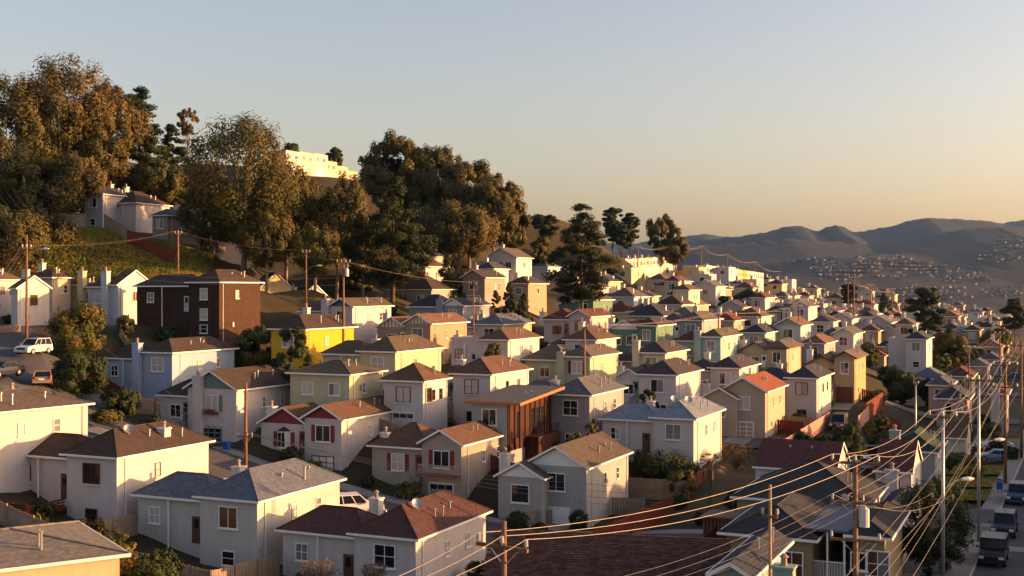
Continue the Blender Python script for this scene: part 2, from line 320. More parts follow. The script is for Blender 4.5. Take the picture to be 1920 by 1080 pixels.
('s8','M5',1160,1290,1390,890,None,5.5,'hip','pink white','brown',dict(nowing=1,z=160,L=10,kind='low',ch=(1200,820,'front'))),
('s9','M5',790,1000,1080,745,None,4.5,'hip','beige','maroon',dict(nowing=1,z=218,L=10,kind='low')),
('s10','M5',960,1130,1210,660,None,4.5,'hip','pink','slate',dict(nowing=1,z=245,L=10,kind='low')),
('s11','M5',1065,1240,1300,605,None,4.5,'hip','grey lavender','slate',dict(nowing=1,z=280,L=10,kind='low')),
('s12','M5',490,760,800,765,None,4.0,'hip','grey','blue grey',dict(nowing=1,z=226,L=9,kind='low')),
# behind and beside the front rows
('f2','Z2',255,655,735,232,None,5.5,'gside','cream white','brown',dict(nowing=1,z=141,L=7.5,trim='rust')),
('N2','Z6',617,805,930,808,None,5.6,'hip','white','rust brown',dict(nowing=1,z=128,corner=1,win='brown',L=5.6)),
('M2','Z6',165,450,575,775,None,3.2,'hip','pale yellow','olive brown',dict(nowing=1,z=128,L=7,kind='low',lowp=1)),
('O2','Z7',-40,130,335,915,None,4.0,'shed','grey','grey',dict(nowing=1,z=123,cedar=1)),
]

WALL['grey green wall'] = lin('#84998e'); TRIM['rust'] = '#b0653a'
def solve(h):
    id, reg, xl, xc, xr, ye, r, H, roof, wc, rc, o = h
    ul, uc, ur = [(px(reg, v)[0] - 960) / F for v in (xl, xc, xr)]
    y = px(reg, 0, ye)[1]; d, e = dirs(o.get('rot', 0))
    k = D[1] + D[0] * uc
    if o.get('z'): z = o['z']
    elif r: z = r / k
    else:
        zL = 11.5 * (D[0] - D[1] * ur) / max(ur - uc, 1e-4); zW = 4.3 * (E[0] - ul * E[1]) / (uc - ul); z = math.sqrt(zL * zW)
    W = (uc - ul) * z / (e[0] - ul * e[1])
    L = o.get('L') or (ur - uc) * z / (d[0] - d[1] * ur)
    if not o.get('L') and id[0] in 'po': L = min(max(L, 9.0), 12.0)
    if id[0] == 'p': W = max(W, 3.8)
    return dict(id=id, reg=reg, X=uc * z, Y=z, Z=CAMZ - (y - 540) / F * z, W=W, L=L, H=H, roof=roof, wc=wc, rc=rc, o=o, d=d, e=e)
def local_x(S, reg, x, yl):
    """local x (along the front) of photo column x at local depth yl"""
    u = (px(reg, x)[0] - 960) / F; X = S['X'] + yl * S['d'][0]; Y = S['Y'] + yl * S['d'][1]
    return -(X - u * Y) / (S['e'][0] - u * S['e'][1])
def local_z(S, reg, y, xl, yl):
    Y = S['Y'] + xl * S['e'][1] + yl * S['d'][1]; py = px(reg, 0, y)[1]
    return CAMZ - (py - 540) / F * Y - (S['Z'] - S['H'])
def wpt(S, x, y): return S['X'] + x * S['e'][0] + y * S['d'][0], S['Y'] + x * S['e'][1] + y * S['d'][1]
SOL = [solve(h) for h in HOUSES]
# two houses whose near corner lies outside the picture
def raw(id, X, Y, Z, W, L, H, roof, wc, rc, o):
    d, e = dirs(o.get('rot', 0)); return dict(id=id, reg='P', X=X, Y=Y, Z=Z, W=W, L=L, H=H, roof=roof, wc=wc, rc=rc, o=o, d=d, e=e)
pL = at(-60, 777, 97)
SOL.append(raw('h1', pL.x, pL.y, pL.z, 8.0, 11.6, 6.0, 'hip', 'white', 'grey brown', dict(rot=8, nowing=1, kind='back', lowp=1, ch=(22, 722, 'far'), dish=1)))
d_, e_ = dirs(31.6); pc = at(224, 1036, 60)
SOL.append(raw('h6', pc.x - 14 * d_[0], pc.y - 14 * d_[1], pc.z, 9.0, 14.0, 5.5, 'hip', 'peach', 'gravel', dict(rot=31.6, nowing=1, kind='back', lowp=.19)))
d_, e_ = dirs(-12); pc = at(1350, 1168, 62)
SOL.append(raw('h5', pc.x, pc.y, pc.z, 12.9, 11.0, 3.4, 'gside', 'white', 'maroon brown', dict(rot=-12, nowing=1, kind='low', shingles=1)))

# ------------------------------------------------------------------ ground
ctrl = []
for S in SOL:
    base = S['Z'] - S['H']
    for x, y in ((0,0),(-S['W'],0),(0,S['L']),(-S['W'],S['L'])):
        p = wpt(S, x, y); ctrl.append((p[0], p[1], base + .05 - (.9 if S['id'] in ('k2',) else 0)))
def cp(x, y, z):
    p = at(x, y, z); ctrl.append((p.x, p.y, p.z))
for z_ in range(76, 320, 6):      # the street on the right runs level
    for off in (-3, 3, 9, 16): ctrl.append((30 + .49 * (z_ - 83) + off, z_, -.15 if z_ < 230 else -.15 - (z_ - 230) * .0))
for a in ((82,724,126),(60,648,136),(20,690,122),(210,806,116),(130,560,178),(40,600,160),(260,600,165),(330,512,186),(210,512,184),(120,430,200),(200,425,205),
          (340,448,205),(420,470,205),(60,300,240),(200,300,260),(0,420,196),(440,505,196),(560,520,200),(735,533,215),(640,500,235),(600,335,380),(660,345,415),(540,332,380),
          (930,482,285),(850,470,300),(1000,472,330),(1100,470,380),(700,330,420),(800,380,380),(1180,512,405),(1263,512,455),(1330,528,450),(1430,545,540),(1440,560,600),
          (1540,565,600),(1620,592,550),(1800,625,450),(1500,588,450),(1870,640,420),(1700,622,480),(1900,650,600),(1100,520,360)): cp(*a)
for a in ((662,962,109),(432,900,113),(560,935,111),(780,985,106),(330,850,115),(210,806,116),(900,1005,103)):
    for j in range(5): cp(*a)
for X_, Y_, Z_ in ((-120,60,4),(-80,40,2),(0,30,-1),(60,40,-1),(-200,140,24),(-260,300,60),(-100,420,62),(0,480,48),(-30,650,10),(100,760,-25),(250,760,-40),(300,500,-12),(260,300,-4),(330,200,-3),(200,120,-1),(-300,600,50)):
    for j in range(2): ctrl.append((X_ + j, Y_, Z_))
ctrl = np.array(ctrl)
GX = np.arange(-330, 361, 3.0); GY = np.arange(20, 801, 3.0)
gx, gy = np.meshgrid(GX, GY)
num = np.zeros_like(gx); den = np.zeros_like(gx)
for X_, Y_, Z_ in ctrl:
    w = 1.0 / (((gx - X_) ** 2 + (gy - Y_) ** 2) / 9.0 + 1.0) ** 2.2
    num += w * Z_; den += w
GZ = num / den
def sm(a):
    b = np.pad(a, 1, mode='edge'); return (b[:-2,1:-1] + b[2:,1:-1] + b[1:-1,:-2] + b[1:-1,2:] + 4 * a) / 8
for _ in range(3): GZ = sm(GZ)
def ground(x, y):
    i = min(max((x - GX[0]) / 3.0, 0), len(GX) - 1.001); j = min(max((y - GY[0]) / 3.0, 0), len(GY) - 1.001)
    a, b = int(i), int(j); u, v = i - a, j - b
    return float((GZ[b,a] * (1-u) + GZ[b,a+1] * u) * (1-v) + (GZ[b+1,a] * (1-u) + GZ[b+1,a+1] * u) * v)
# one sheet: the neighbourhood's grid with an outer apron that reaches the horizon
nx, ny = len(GX), len(GY)
vs = np.stack([gx.ravel(), gy.ravel(), GZ.ravel()], 1)
idx = np.arange(nx * ny).reshape(ny, nx)
fs = np.stack([idx[:-1,:-1], idx[:-1,1:], idx[1:,1:], idx[1:,:-1]], -1).reshape(-1, 4)
ring = np.concatenate([idx[0,:], idx[1:,-1], idx[-1,-2::-1], idx[-2:0:-1,0]])
outs = []; cur = ring; allv = [vs]; n0 = len(vs); allf = [fs]
cen = np.array([15.0, 410.0])
for k, (sc_, dz) in enumerate(((1.5, None), (3.0, -55), (8.0, -75), (40.0, -80))):
    rv = vs[ring].copy(); rv[:, :2] = cen + (rv[:, :2] - cen) * sc_
    rv[:, 2] = (np.minimum(rv[:, 2], 40) * .5 - 25) if dz is None else dz
    ii = np.arange(n0, n0 + len(ring)); n0 += len(ring); allv.append(rv)
    nxt = np.roll(ii, -1); cn = np.roll(cur, -1); allf.append(np.stack([cur, ii, nxt, cn], -1)); cur = ii
g_o = link('ground', np_mesh('ground', np.concatenate(allv), np.concatenate(allf), m_ground, smooth=True)); tag(g_o, kind='structure')

def strip(name, pts, width, material, lift, kind='structure', seg=2.0, flat=None, thick=0.0):
    """a band of paving that follows the ground along a line of (x, y) points"""
    P = [Vector((a, b)) for a, b in pts]; out = []
    for a, b in zip(P[:-1], P[1:]):
        n = max(1, int((b - a).length / seg)); out += [a.lerp(b, i / n) for i in range(n)]
    out.append(P[-1]); mb = MB(); rows = []
    nw = max(2, int(width / 2.5) + 1)
    for i, p in enumerate(out):
        t = (out[min(i + 1, len(out) - 1)] - out[max(i - 1, 0)]).normalized(); nrm = Vector((t.y, -t.x)); row = []
        for j in range(nw + 1):
            q = p + nrm * width * (j / nw - .5); z = (ground(q.x, q.y) if flat is None else flat) + lift
            row.append(len(mb.v)); mb.v.append((q.x, q.y, z))
        rows.append(row)
    for r0, r1 in zip(rows[:-1], rows[1:]):
        for j in range(nw): mb.f.append((r0[j], r0[j+1], r1[j+1], r1[j])); mb.m.append(0)
    if thick:
        for r0, r1 in zip(rows[:-1], rows[1:]):
            for j in (0, nw):
                n = len(mb.v); a, b = mb.v[r0[j]], mb.v[r1[j]]; mb.v += [(a[0], a[1], a[2] - thick), (b[0], b[1], b[2] - thick)]
                mb.f.append((r0[j], r1[j], n + 1, n)); mb.m.append(0)
    o = mb.build(name, material, smooth=False); return tag(o, kind=kind)
def rs(r, s): return (r * D[0] + s * E[0], r * D[1] + s * E[1])
cross = [rs(94, 30), rs(94, 0), rs(94, -30), rs(94, -60), rs(94, -75), rs(95, -88), (-50.5, 131), (-58, 143), (-68, 156), (-84, 168)]
strip('road', cross, 8.0, m_asphalt, .14)
strip('road', [(-38.5, 114), (-50, 124), (-66, 136)], 9.0, m_asphalt, .16)
strip('pavement', [rs(99.2, 10), rs(99.2, -30), rs(99.2, -60), rs(99.2, -78)], 1.8, m_concrete, .28, thick=.3)
strip('pavement', [rs(88.8, 10), rs(88.8, -30), rs(88.8, -60), rs(89.6, -86)], 1.8, m_concrete, .28, thick=.3)
def sx(z, off=0.0): return 30 + .49 * (z - 83) + off      # left edge of the right-hand street's pavement
RS = [(sx(z_), z_) for z_ in (60, 90, 120, 160, 200, 250, 300, 330)]
strip('pavement', [(a + .8, b) for a, b in RS], 1.5, m_concrete, .16, flat=0, thick=.5)
strip('kerb', [(a + 1.66, b) for a, b in RS], .2, m_kerb, .155, flat=0, thick=.5)
strip('road', [(a + 6.6, b) for a, b in RS], 9.7, m_asphalt, .02, flat=0)
strip('pavement', [(a + 12.7, b) for a, b in RS], 2.6, m_concrete, .16, flat=0, thick=.5)
for r_ in (146, 195, 245, 293): strip('road', [rs(r_, 25), rs(r_, -20), rs(r_, -60)], 8.0, m_asphalt, .14)
# side street that meets the right-hand street
strip('road', [(sx(104, 1.7), 104), (sx(104) - 6, 107), (sx(104) - 16, 111)], 7.0, m_asphalt, .165, flat=0)

FOOT = [(S, 0 if S['o'].get('nowing') or S['o'].get('xw') is None else 4.2) for S in SOL]
def in_house(x, y, m=.6):
    for S, ww in FOOT:
        dx, dy = x - S['X'], y - S['Y']; a = dx * S['e'][0] + dy * S['e'][1]; b = dx * S['d'][0] + dy * S['d'][1]
        y0 = min([q[3] for q in S['o'].get('blocks', [])] + [0])
        if -S['W'] - ww - m < a < m and y0 - m < b < S['L'] + m: return True
    return False
def ground_hit(cx, y, z0, lo=.68, hi=1.35, m=.6):
    """distance at which the sight line through this pixel meets open ground, nearest to z0"""
    best = None; prev = None
    for z in np.linspace(lo * z0, hi * z0, 160):
        p = at(cx, y, z); dlt = p.z - ground(p.x, p.y)
        if prev is not None and (dlt <= 0) != (prev <= 0) and not in_house(p.x, p.y, m):
            if best is None or abs(z - z0) < abs(best - z0): best = z
        prev = dlt
    return best
# ------------------------------------------------------------------ houses
PITCH = .60
def hip_faces(mb, x0, x1, y0, y1, z, rise):
    w, l = x1 - x0, y1 - y0
    if w <= l:
        h = w / 2; a = ((x0+x1)/2, y0 + h * .95, z + rise); b = ((x0+x1)/2, y1 - h * .95, z + rise)
        if l - w < .3: a = b = ((x0+x1)/2, (y0+y1)/2, z + rise)
        c = [(x0,y0,z),(x1,y0,z),(x1,y1,z),(x0,y1,z)]
        mb.face([c[0],c[1],a]); mb.face([c[1],c[2],b,a] if a != b else [c[1],c[2],a]); mb.face([c[2],c[3],b]); mb.face([c[3],c[0],a,b] if a != b else [c[3],c[0],a])
    else:
        h = l / 2; a = (x0 + h * .95, (y0+y1)/2, z + rise); b = (x1 - h * .95, (y0+y1)/2, z + rise)
        c = [(x0,y0,z),(x1,y0,z),(x1,y1,z),(x0,y1,z)]
        mb.face([c[0],c[1],b,a]); mb.face([c[1],c[2],b]); mb.face([c[2],c[3],a,b]); mb.face([c[3],c[0],a])
    mb.face([(x0,y1,z-.02),(x1,y1,z-.02),(x1,y0,z-.02),(x0,y0,z-.02)])
def gable_faces(mb, x0, x1, y0, y1, z, rise, axis='y', t=.14):
    """two thick slopes; the ridge runs along axis"""
    if axis == 'y':
        xm = (x0 + x1) / 2
        for xa in (x0, x1):
            a = [(xa,y0,z),(xm,y0,z+rise),(xm,y1,z+rise),(xa,y1,z)]
            if xa == x1: a = a[::-1]
            b = [(p[0],p[1],p[2]-t) for p in a]
            mb.face(a[::-1]); mb.face(b)
            for i in range(4): j = (i + 1) % 4; mb.face([a[i],a[j],b[j],b[i]])
    else:
        ym = (y0 + y1) / 2
        for ya in (y0, y1):
            a = [(x0,ya,z),(x0,ym,z+rise),(x1,ym,z+rise),(x1,ya,z)]
            if ya == y0: a = a[::-1]
            b = [(p[0],p[1],p[2]-t) for p in a]
            mb.face(a[::-1]); mb.face(b)
            for i in range(4): j = (i + 1) % 4; mb.face([a[i],a[j],b[j],b[i]])
def gutter(mb, x0, x1, y0, y1, z, sides='frlb'):
    t, h = .07, .17
    if 'f' in sides: mb.box(x0-t, x1+t, y0-t, y0-.003, z-h, z-.005)
    if 'b' in sides: mb.box(x0-t, x1+t, y1+.003, y1+t, z-h, z-.005)
    if 'l' in sides: mb.box(x0-t, x0-.003, y0, y1, z-h, z-.008)
    if 'r' in sides: mb.box(x1+.003, x1+t, y0, y1, z-h, z-.008)
def tri_prism(name, x0, x1, y, z, rise, m, parent, axis='y', depth=.12):
    mb = MB(); c = (x0 + x1) / 2
    a = [(x0, z), (x1, z), (c, z + rise)]
    if axis == 'y': mb.prism(a, y, y + depth)
    else:
        n = len(mb.v); mb.v += [(y, p[0], p[1]) for p in a] + [(y - depth, p[0], p[1]) for p in a]
        mb.f += [(n,n+1,n+2),(n+5,n+4,n+3),(n,n+3,n+4,n+1),(n+1,n+4,n+5,n+2),(n+2,n+5,n+3,n)]; mb.m += [0]*5
    return mb.build(name, m, parent)
def fbox(mb, face, at_, u0, u1, v0, v1, n0, n1):
    if face == 'f': mb.box(u0, u1, at_ - n1, at_ - n0, v0, v1)
    else: mb.box(at_ + n0, at_ + n1, u0, u1, v0, v1)
def window(parent, face, at_, cu, sill, w, h, fm, pane=None, mull=1, rails=0, sillm=None, small=False):
    mb = MB(); b = .05 if small else .08; u0, u1, v0, v1 = cu - w/2, cu + w/2, sill, sill + h
    fbox(mb, face, at_, u0 - b, u0, v0 - b, v1 + b, -.03, .075); fbox(mb, face, at_, u1, u1 + b, v0 - b, v1 + b, -.03, .075)
    fbox(mb, face, at_, u0, u1, v0 - b, v0, -.03, .07); fbox(mb, face, at_, u0, u1, v1, v1 + b, -.03, .07)
    for i in range(mull): c = u0 + (i + 1) * w / (mull + 1); fbox(mb, face, at_, c - .025, c + .025, v0, v1, .012, .055)
    for i in range(rails): c = v0 + (i + 1) * h / (rails + 1); fbox(mb, face, at_, u0, u1, c - .022, c + .022, .012, .05)
    fr = mb.build('window', fm, parent)
    n = mull + 1; pm = pane if pane is not None else random.choice([0, 0, 0, 1, 1, 2, 3, 3])
    for i in range(n):
        p = MB(); a, c = u0 + i * w / n, u0 + (i + 1) * w / n; fbox(p, face, at_, a + .01, c - .01, v0 + .005, v1 - .005, -.03, .012)
        p.build('pane', GLASS[pm if i == 0 or random.random() < .6 else random.choice([0, 3, 1])], fr)
    if sillm:
        s = MB(); fbox(s, face, at_, u0 - b - .06, u1 + b + .06, v0 - b - .07, v0 - b - .004, -.03, .16); s.build('sill', sillm, fr)
    return fr
def shutters(parent, face, at_, cu, sill, w, h, m):
    for s in (-1, 1):
        mb = MB(); c = cu + s * (w / 2 + .09 + .24); fbox(mb, face, at_, c - .23, c + .23, sill - .08, sill + h + .08, -.02, .05)
        for i in range(5): v = sill + (i + .3) * h / 5; fbox(mb, face, at_, c - .17, c + .17, v, v + h / 9, .05, .065)
        mb.build('shutter', m, parent)
def dish(parent, p, m):
    mb = MB(); mb.tube(p, (p[0], p[1], p[2] + .7), .035, n=6); c = Vector((p[0], p[1], p[2] + .8)); ax = Vector((.55, -.6, .55)).normalized()
    u = ax.cross(Vector((0,0,1))).normalized(); w = ax.cross(u); k = len(mb.v); mb.v.append(tuple(c - ax * .1)); n = 14
    for rr, dd in ((.22, -.06), (.42, .06)):
        for i in range(n): t = i * 2 * math.pi / n; mb.v.append(tuple(c + rr * (math.cos(t) * u + math.sin(t) * w) + ax * dd))
    for i in range(n):
        j = (i + 1) % n; mb.f.append((k, k+1+i, k+1+j)); mb.m.append(0); mb.f.append((k+1+i, k+1+n+i, k+1+n+j, k+1+j)); mb.m.append(0)
    mb.tube(c, c + ax * .4, .02, n=5); mb.build('satellite_dish', m, parent)
def chimney(parent, x, y, z0, z1, w=.95, d=.75, m=None, pot=True):
    mb = MB(); mb.box(x - w/2, x + w/2, y - d/2, y + d/2, z0, z1 - .12); mb.box(x - w/2 - .07, x + w/2 + .07, y - d/2 - .07, y + d/2 + .07, z1 - .12, z1)
    o = mb.build('chimney', m or m_brick, parent)
    if pot:
        p = MB(); p.tube((x, y, z1), (x, y, z1 + .38), .17, .14, 8); p.tube((x, y, z1 + .42), (x, y, z1 + .6), .26, .05, 8)
        for a in range(3): t = a * 2.1; p.tube((x + .13 * math.cos(t), y + .13 * math.sin(t), z1 + .34), (x + .13 * math.cos(t), y + .13 * math.sin(t), z1 + .46), .02, n=4)
        p.build('flue_cap', m_pot, o)
    return o
def block(root, x0, x1, y0, y1, H, roof, wc, rc, S, part='', ped=None, ov=.38, pitch=None, low=False, trim='white', sides='frl'):
    """walls + roof + gutters of one volume of a house"""
    wm = wallm(wc); p = (PITCH if pitch is None else pitch)
    mb = MB(); mb.box(x0, x1, y0, y1, -3.0, H - .01, bottom=False); mb.build(part + 'wall', wm, root)
    X0, X1, Y0, Y1 = x0 - ov, x1 + ov, y0 - ov, y1 + ov; g = MB()
    if roof == 'hip':
        rise = p * min(X1 - X0, Y1 - Y0) / 2; rb = MB(); hip_faces(rb, X0, X1, Y0, Y1, H, rise); r = rb.build(part + 'roof', roofm(rc), root)
        gutter(g, X0, X1, Y0, Y1, H, sides + 'b')
        if S['Y'] < 140:
            hh = min(X1 - X0, Y1 - Y0) / 2 * .95; xm, ym = (X0 + X1) / 2, (Y0 + Y1) / 2
            ra, rb_ = ((xm, Y0 + hh), (xm, Y1 - hh)) if X1 - X0 <= Y1 - Y0 else ((X0 + hh, ym), (X1 - hh, ym))
            cpz = MB()
            for (cx_, cy_) in ((X0, Y0), (X1, Y0), (X1, Y1), (X0, Y1)):
                e_ = min((ra, rb_), key=lambda q_: (q_[0] - cx_) ** 2 + (q_[1] - cy_) ** 2); cpz.tube((cx_, cy_, H), (e_[0], e_[1], H + rise), .075, n=5)
            cpz.tube((*ra, H + rise), (*rb_, H + rise), .08, n=5); cpz.build('ridge_cap', roofm(rc), r)
    elif roof == 'gable':
        rise = p * .92 * (x1 - x0 + 2 * ov) / 2; rb = MB(); gable_faces(rb, X0, X1, Y0, Y1, H, rise, 'y'); r = rb.build(part + 'roof', roofm(rc), root)
        zz = H - .14; rr = rise * (x1 - x0) / (X1 - X0); tri_prism('gable', x0, x1, y0 + .004, H - .015, rr - .05, trimm(ped) if ped in TRIM and ped not in WALL else wallm(ped or wc), root)
        tri_prism('gable', x0, x1, y1 - .124, H - .015, rr - .05, wm, root)
        bb = MB(); xm = (X0 + X1) / 2                                         # barge boards on the front gable
        for xa, s in ((X0, -1), (X1, 1)):
            bb.face([(xa, Y0-.04, H-.2),(xm, Y0-.04, H+rise-.2),(xm, Y0-.04, H+rise+.02),(xa, Y0-.04, H+.02)])
            bb.face([(xa, Y0, H-.2),(xm, Y0, H+rise-.2),(xm, Y0-.04, H+rise-.2),(xa, Y0-.04, H-.2)])
        bb.build('barge_board', trimm(trim), root); gutter(g, X0, X1, Y0, Y1, H, ''.join(c for c in sides if c in 'rl'))
        if ped == 'stripe':
            st = MB()
            for i in range(1, 8):
                u = x0 + (x1 - x0) * i / 8; hh = rr * (1 - abs(u - (x0+x1)/2) / ((x1-x0)/2)); st.box(u - .05, u + .05, y0 - .03, y0 + .003, H, H + hh - .1)
            st.build('gable_timber', trimm('brown'), root)
        elif ped == 'white':
            st = MB(); k = int(rr / .2)
            for i in range(k):
                v = i * .2; hw = (x1 - x0) / 2 * (1 - (v + .2) / rr)
                if hw > .1: st.box((x0+x1)/2 - hw, (x0+x1)/2 + hw, y0 - .03, y0 + .003, H + v, H + v + .17)
            st.build('gable_siding', trimm('white'), root)
    elif roof == 'gside':
        X0, X1 = x0 - .14, x1 + .14
        rise = p * .92 * (y1 - y0 + 2 * ov) / 2; rb = MB(); gable_faces(rb, X0, X1, Y0, Y1, H, rise, 'x'); r = rb.build(part + 'roof', roofm(rc), root)
        rr = rise * (y1 - y0) / (Y1 - Y0)
        tri_prism('gable', y0, y1, x1 - .004, H - .015, rr - .05, wm, root, axis='x'); tri_prism('gable', y0, y1, x0 + .124, H - .015, rr - .05, wm, root, axis='x')
        bb = MB(); ym = (Y0 + Y1) / 2
        for ya in (Y0, Y1): bb.face([(X1+.04, ya, H-.2),(X1+.04, ym, H+rise-.2),(X1+.04, ym, H+rise+.02),(X1+.04, ya, H+.02)]); bb.face([(X1, ya, H-.2),(X1, ym, H+rise-.2),(X1+.04, ym, H+rise-.2),(X1+.04, ya, H-.2)])
        bb.build('barge_board', trimm(trim), root); gutter(g, X0, X1, Y0, Y1, H, 'f')
    elif roof == 'shed':
        rise = .9; rb = MB(); X0 -= .2; X1 += 1.3  # deep right-hand overhang added to keep the cedar side in shade
        a = [(X0,Y0,H+.1),(X1,Y0,H+.1),(X1,Y1,H+rise),(X0,Y1,H+rise)]; b = [(q[0],q[1],q[2]-.3) for q in a]
        rb.face(a); rb.face(b[::-1]); r = rb.build(part + 'roof', roofm(rc), root); fb = MB()
        for i in range(4): j = (i + 1) % 4; fb.face([a[j],a[i],b[i],b[j]])
        fb.build('fascia', trimm('rust'), root); mb = MB(); mb.face([(x1-.01,y0,H-.02),(x1-.01,y1,H-.02),(x1-.01,y1,H+rise-.3)]); mb.build('gable', wm, root); g = None
    else:                                                                     # flat roof behind a parapet
        rb = MB(); rb.box(x0 + .2, x1 - .2, y0 + .2, y1 - .2, H - .4, H + .02); r = rb.build(part + 'roof', roofm('gravel'), root)
        pb = MB()
        pb.box(x0-.03, x1+.03, y0-.03, y0+.2, H+.0, H+.35); pb.box(x0-.03, x1+.03, y1-.2, y1+.03, H+.0, H+.35); pb.box(x0-.03, x0+.2, y0+.2, y1-.2, H, H+.35); pb.box(x1-.2, x1+.03, y0+.2, y1-.2, H, H+.35)
        pb.build('parapet', wm, root); g = None; rise = .3
    if g is not None and g.v: g.build('gutter', trimm(trim if trim in ('white', 'brown') else 'white'), root)
    return r, rise
def house(S, label, group=None):
    o = S['o']; W, L, H = S['W'], S['L'], S['H']; reg = S['reg']; near = S['Y'] < 135; mid = S['Y'] < 215
    rot = o.get('rot', 0); root = empty('house', (S['X'], S['Y'], S['Z'] - H), -(TH + R(rot)))
    tag(root, label, 'house', group)
    kind = o.get('kind', 'back' if random.random() < .5 else 'front'); wc, rc = S['wc'], S['rc']; trim = o.get('trim', 'white')
    lowp = (.3 if o['lowp'] == 1 else o['lowp']) if o.get('lowp') else .46 if o.get('blocks') else None
    cedar = o.get('cedar')
    roof, rise = block(root, -W, 0, 0, L, H, S['roof'], wc, rc, S, ped=o.get('ped'), pitch=lowp, trim=trim)
    fm = trimm({'brown':'brown','navy':'navy','red':'maroon'}.get(o.get('win'), 'white')); tm = trimm('white')
    rr = random.Random(hash(S['id']) % 1000 if False else sum(map(ord, S['id'])) * 7)
    up = H - 2.3
    # --- front of the main volume
    if o.get('two'):
        for sill in (up, up - 2.7):
            window(root, 'f', 0, -W * .5, sill, 1.1, 1.4, fm, 1, 0, 1, tm)
    elif o.get('twowin') or W > 7.5:
        for c in (.25, .7): window(root, 'f', 0, -W * c, up, 1.3, 1.2, fm, None, 1, 0, tm)
    elif W > 2.3:
        ww = min(1.65, W * .38); window(root, 'f', 0, -W * .5, up, ww, 1.55, fm, None, 1, 1 if kind == 'back' and rr.random() < .5 else 0, tm if mid else None)
        if o.get('shut'): shutters(root, 'f', 0, -W * .5, up, ww, 1.55, trimm(o['shut']))
    if o.get('box'):
        b = MB(); b.box(-W*.5-.9, -W*.5+.9, -.42, -.03, up - .42, up - .15); b.build('flower_box', trimm('brown'), root)
        ps = rng.normal(0, 1, (160, 3)) * (.4, .12, .09) + (-W*.5, -.25, up - .02); leaf_part('flowers', ps, .1, mat('flowers', '#8a4a6a', var=.5, island=.5, scale=4), root)
    if o.get('balc'):
        b = MB(); b.box(-W + .1, -.1, -1.0, -.02, up - .75, up - .6); bo = b.build('balcony', trimm('maroon'), root)
        for i in range(18): k = -W + .15 + i * (W - .3) / 17; q = MB(); q.box(k - .02, k + .02, -.98, -.94, up - .6, up + .25); q.build('baluster', trimm('greige'), bo)
        q = MB(); q.box(-W + .1, -.1, -1.0, -.92, up + .25, up + .32); q.build('handrail', trimm('greige'), bo)
    if kind == 'front' and H > 4.9 and W > 2.6:
        gw = min(2.5, W - .7); g0 = -W * .5; style = o.get('gar', 'solid'); dm = {'white': tm, 'brown': trimm('brown')}.get(style, wallm(wc))
        b = MB(); b.box(g0 - gw/2, g0 + gw/2, -.03, .02, -.3, 2.1); gd = b.build('garage_door', dm if style not in ('glass', 'frame', 'frame white') else tm, root)
        t = MB(); bt = .1
        for (u0, u1, v0, v1) in ((-gw/2-bt, -gw/2, -.3, 2.2), (gw/2, gw/2+bt, -.3, 2.2), (-gw/2, gw/2, 2.1, 2.2)): t.box(g0+u0, g0+u1, -.07, .02, v0, v1)
        fmm = {'glass': trimm('grey green'), 'frame': trimm('maroon'), 'frame white': tm}.get(style, trimm(trim)); t.build('door_frame', fmm, gd)
        cells = [(c, r_) for c in range(3) for r_ in range(4)]
        for c, r_ in cells:
            q = MB(); u0 = g0 - gw/2 + .06 + c * gw / 3; v0 = -.02 + r_ * .53; q.box(u0, u0 + gw/3 - .12, -.055, -.028, v0, v0 + .43)
            q.build('panel', GLASS[0] if (style == 'glass' or (style == 'solid' and r_ == 3)) else (wallm('beige') if style == 'frame white' else dm if style not in ('frame',) else tm), gd)
        if style in ('glass', 'frame'):
            q = MB()
            for i in (1, 2): q.box(g0 - gw/2 + i*gw/3 - .05, g0 - gw/2 + i*gw/3 + .05, -.06, -.028, -.2, 2.1)
            for i in (1, 2, 3): q.box(g0 - gw/2, g0 + gw/2, -.062, -.028, -.1 + i * .53, -.02 + i * .53)
            q.build('door_bars', fmm, gd)
    elif kind == 'back' and H > 5.2 and W > 2.6:
        window(root, 'f', 0, -W * .5, .55, 1.1, 1.0, fm, 0, 0, 1, tm if mid else None)
    # --- sunlit side wall
    if not cedar and S['roof'] != 'gside':
        ys = [(.42 if mid else .5)] + ([.72] if rr.random() < .6 else [])
        for k in ys: window(root, 'r', 0, L * k, up + .1, .6, 1.05, fm, rr.choice([0, 1, 3]), 0, 1, tm if mid else None, small=True)
    elif S['roof'] == 'gside': window(root, 'r', 0, L * .5, up, 1.1, 1.3, fm, None, 1, 0, tm)
    if o.get('corner'): window(root, 'r', 0, 1.2, up, 1.2, 1.4, fm, 0, 1, 0, tm)
    if cedar:
        b = MB(); b.box(.004, .1, 0, L, -1, H - .05); cw = b.build('timber_wall', wallm('red cedar'), root)
        for i in range(9): q = MB(); k = .3 + i * (L - .6) / 8; q.box(.1, .22, k - .09, k + .09, -1, H - .06); q.build('post', wallm('red cedar'), cw)
        for k, w_ in ((.2, .8), (.52, 4.6)): q = MB(); q.box(.1, .13, L * k, L * k + w_, .2, 2.9); q.build('dark_opening', GLASS[0], cw)  # narrow door, then a wide dark sheet painting in the porch recess's shade
        q = MB(); q.box(.1, 1.6, L * .4, L * .95, -2.5, .1); q.build('porch_floor', wallm('red cedar'), cw)
        for i in range(10): q = MB(); k = L * .4 + i * L * .055; q.box(1.5, 1.58, k, k + .08, .1, 1.1); q.build('baluster', wallm('red cedar'), cw)
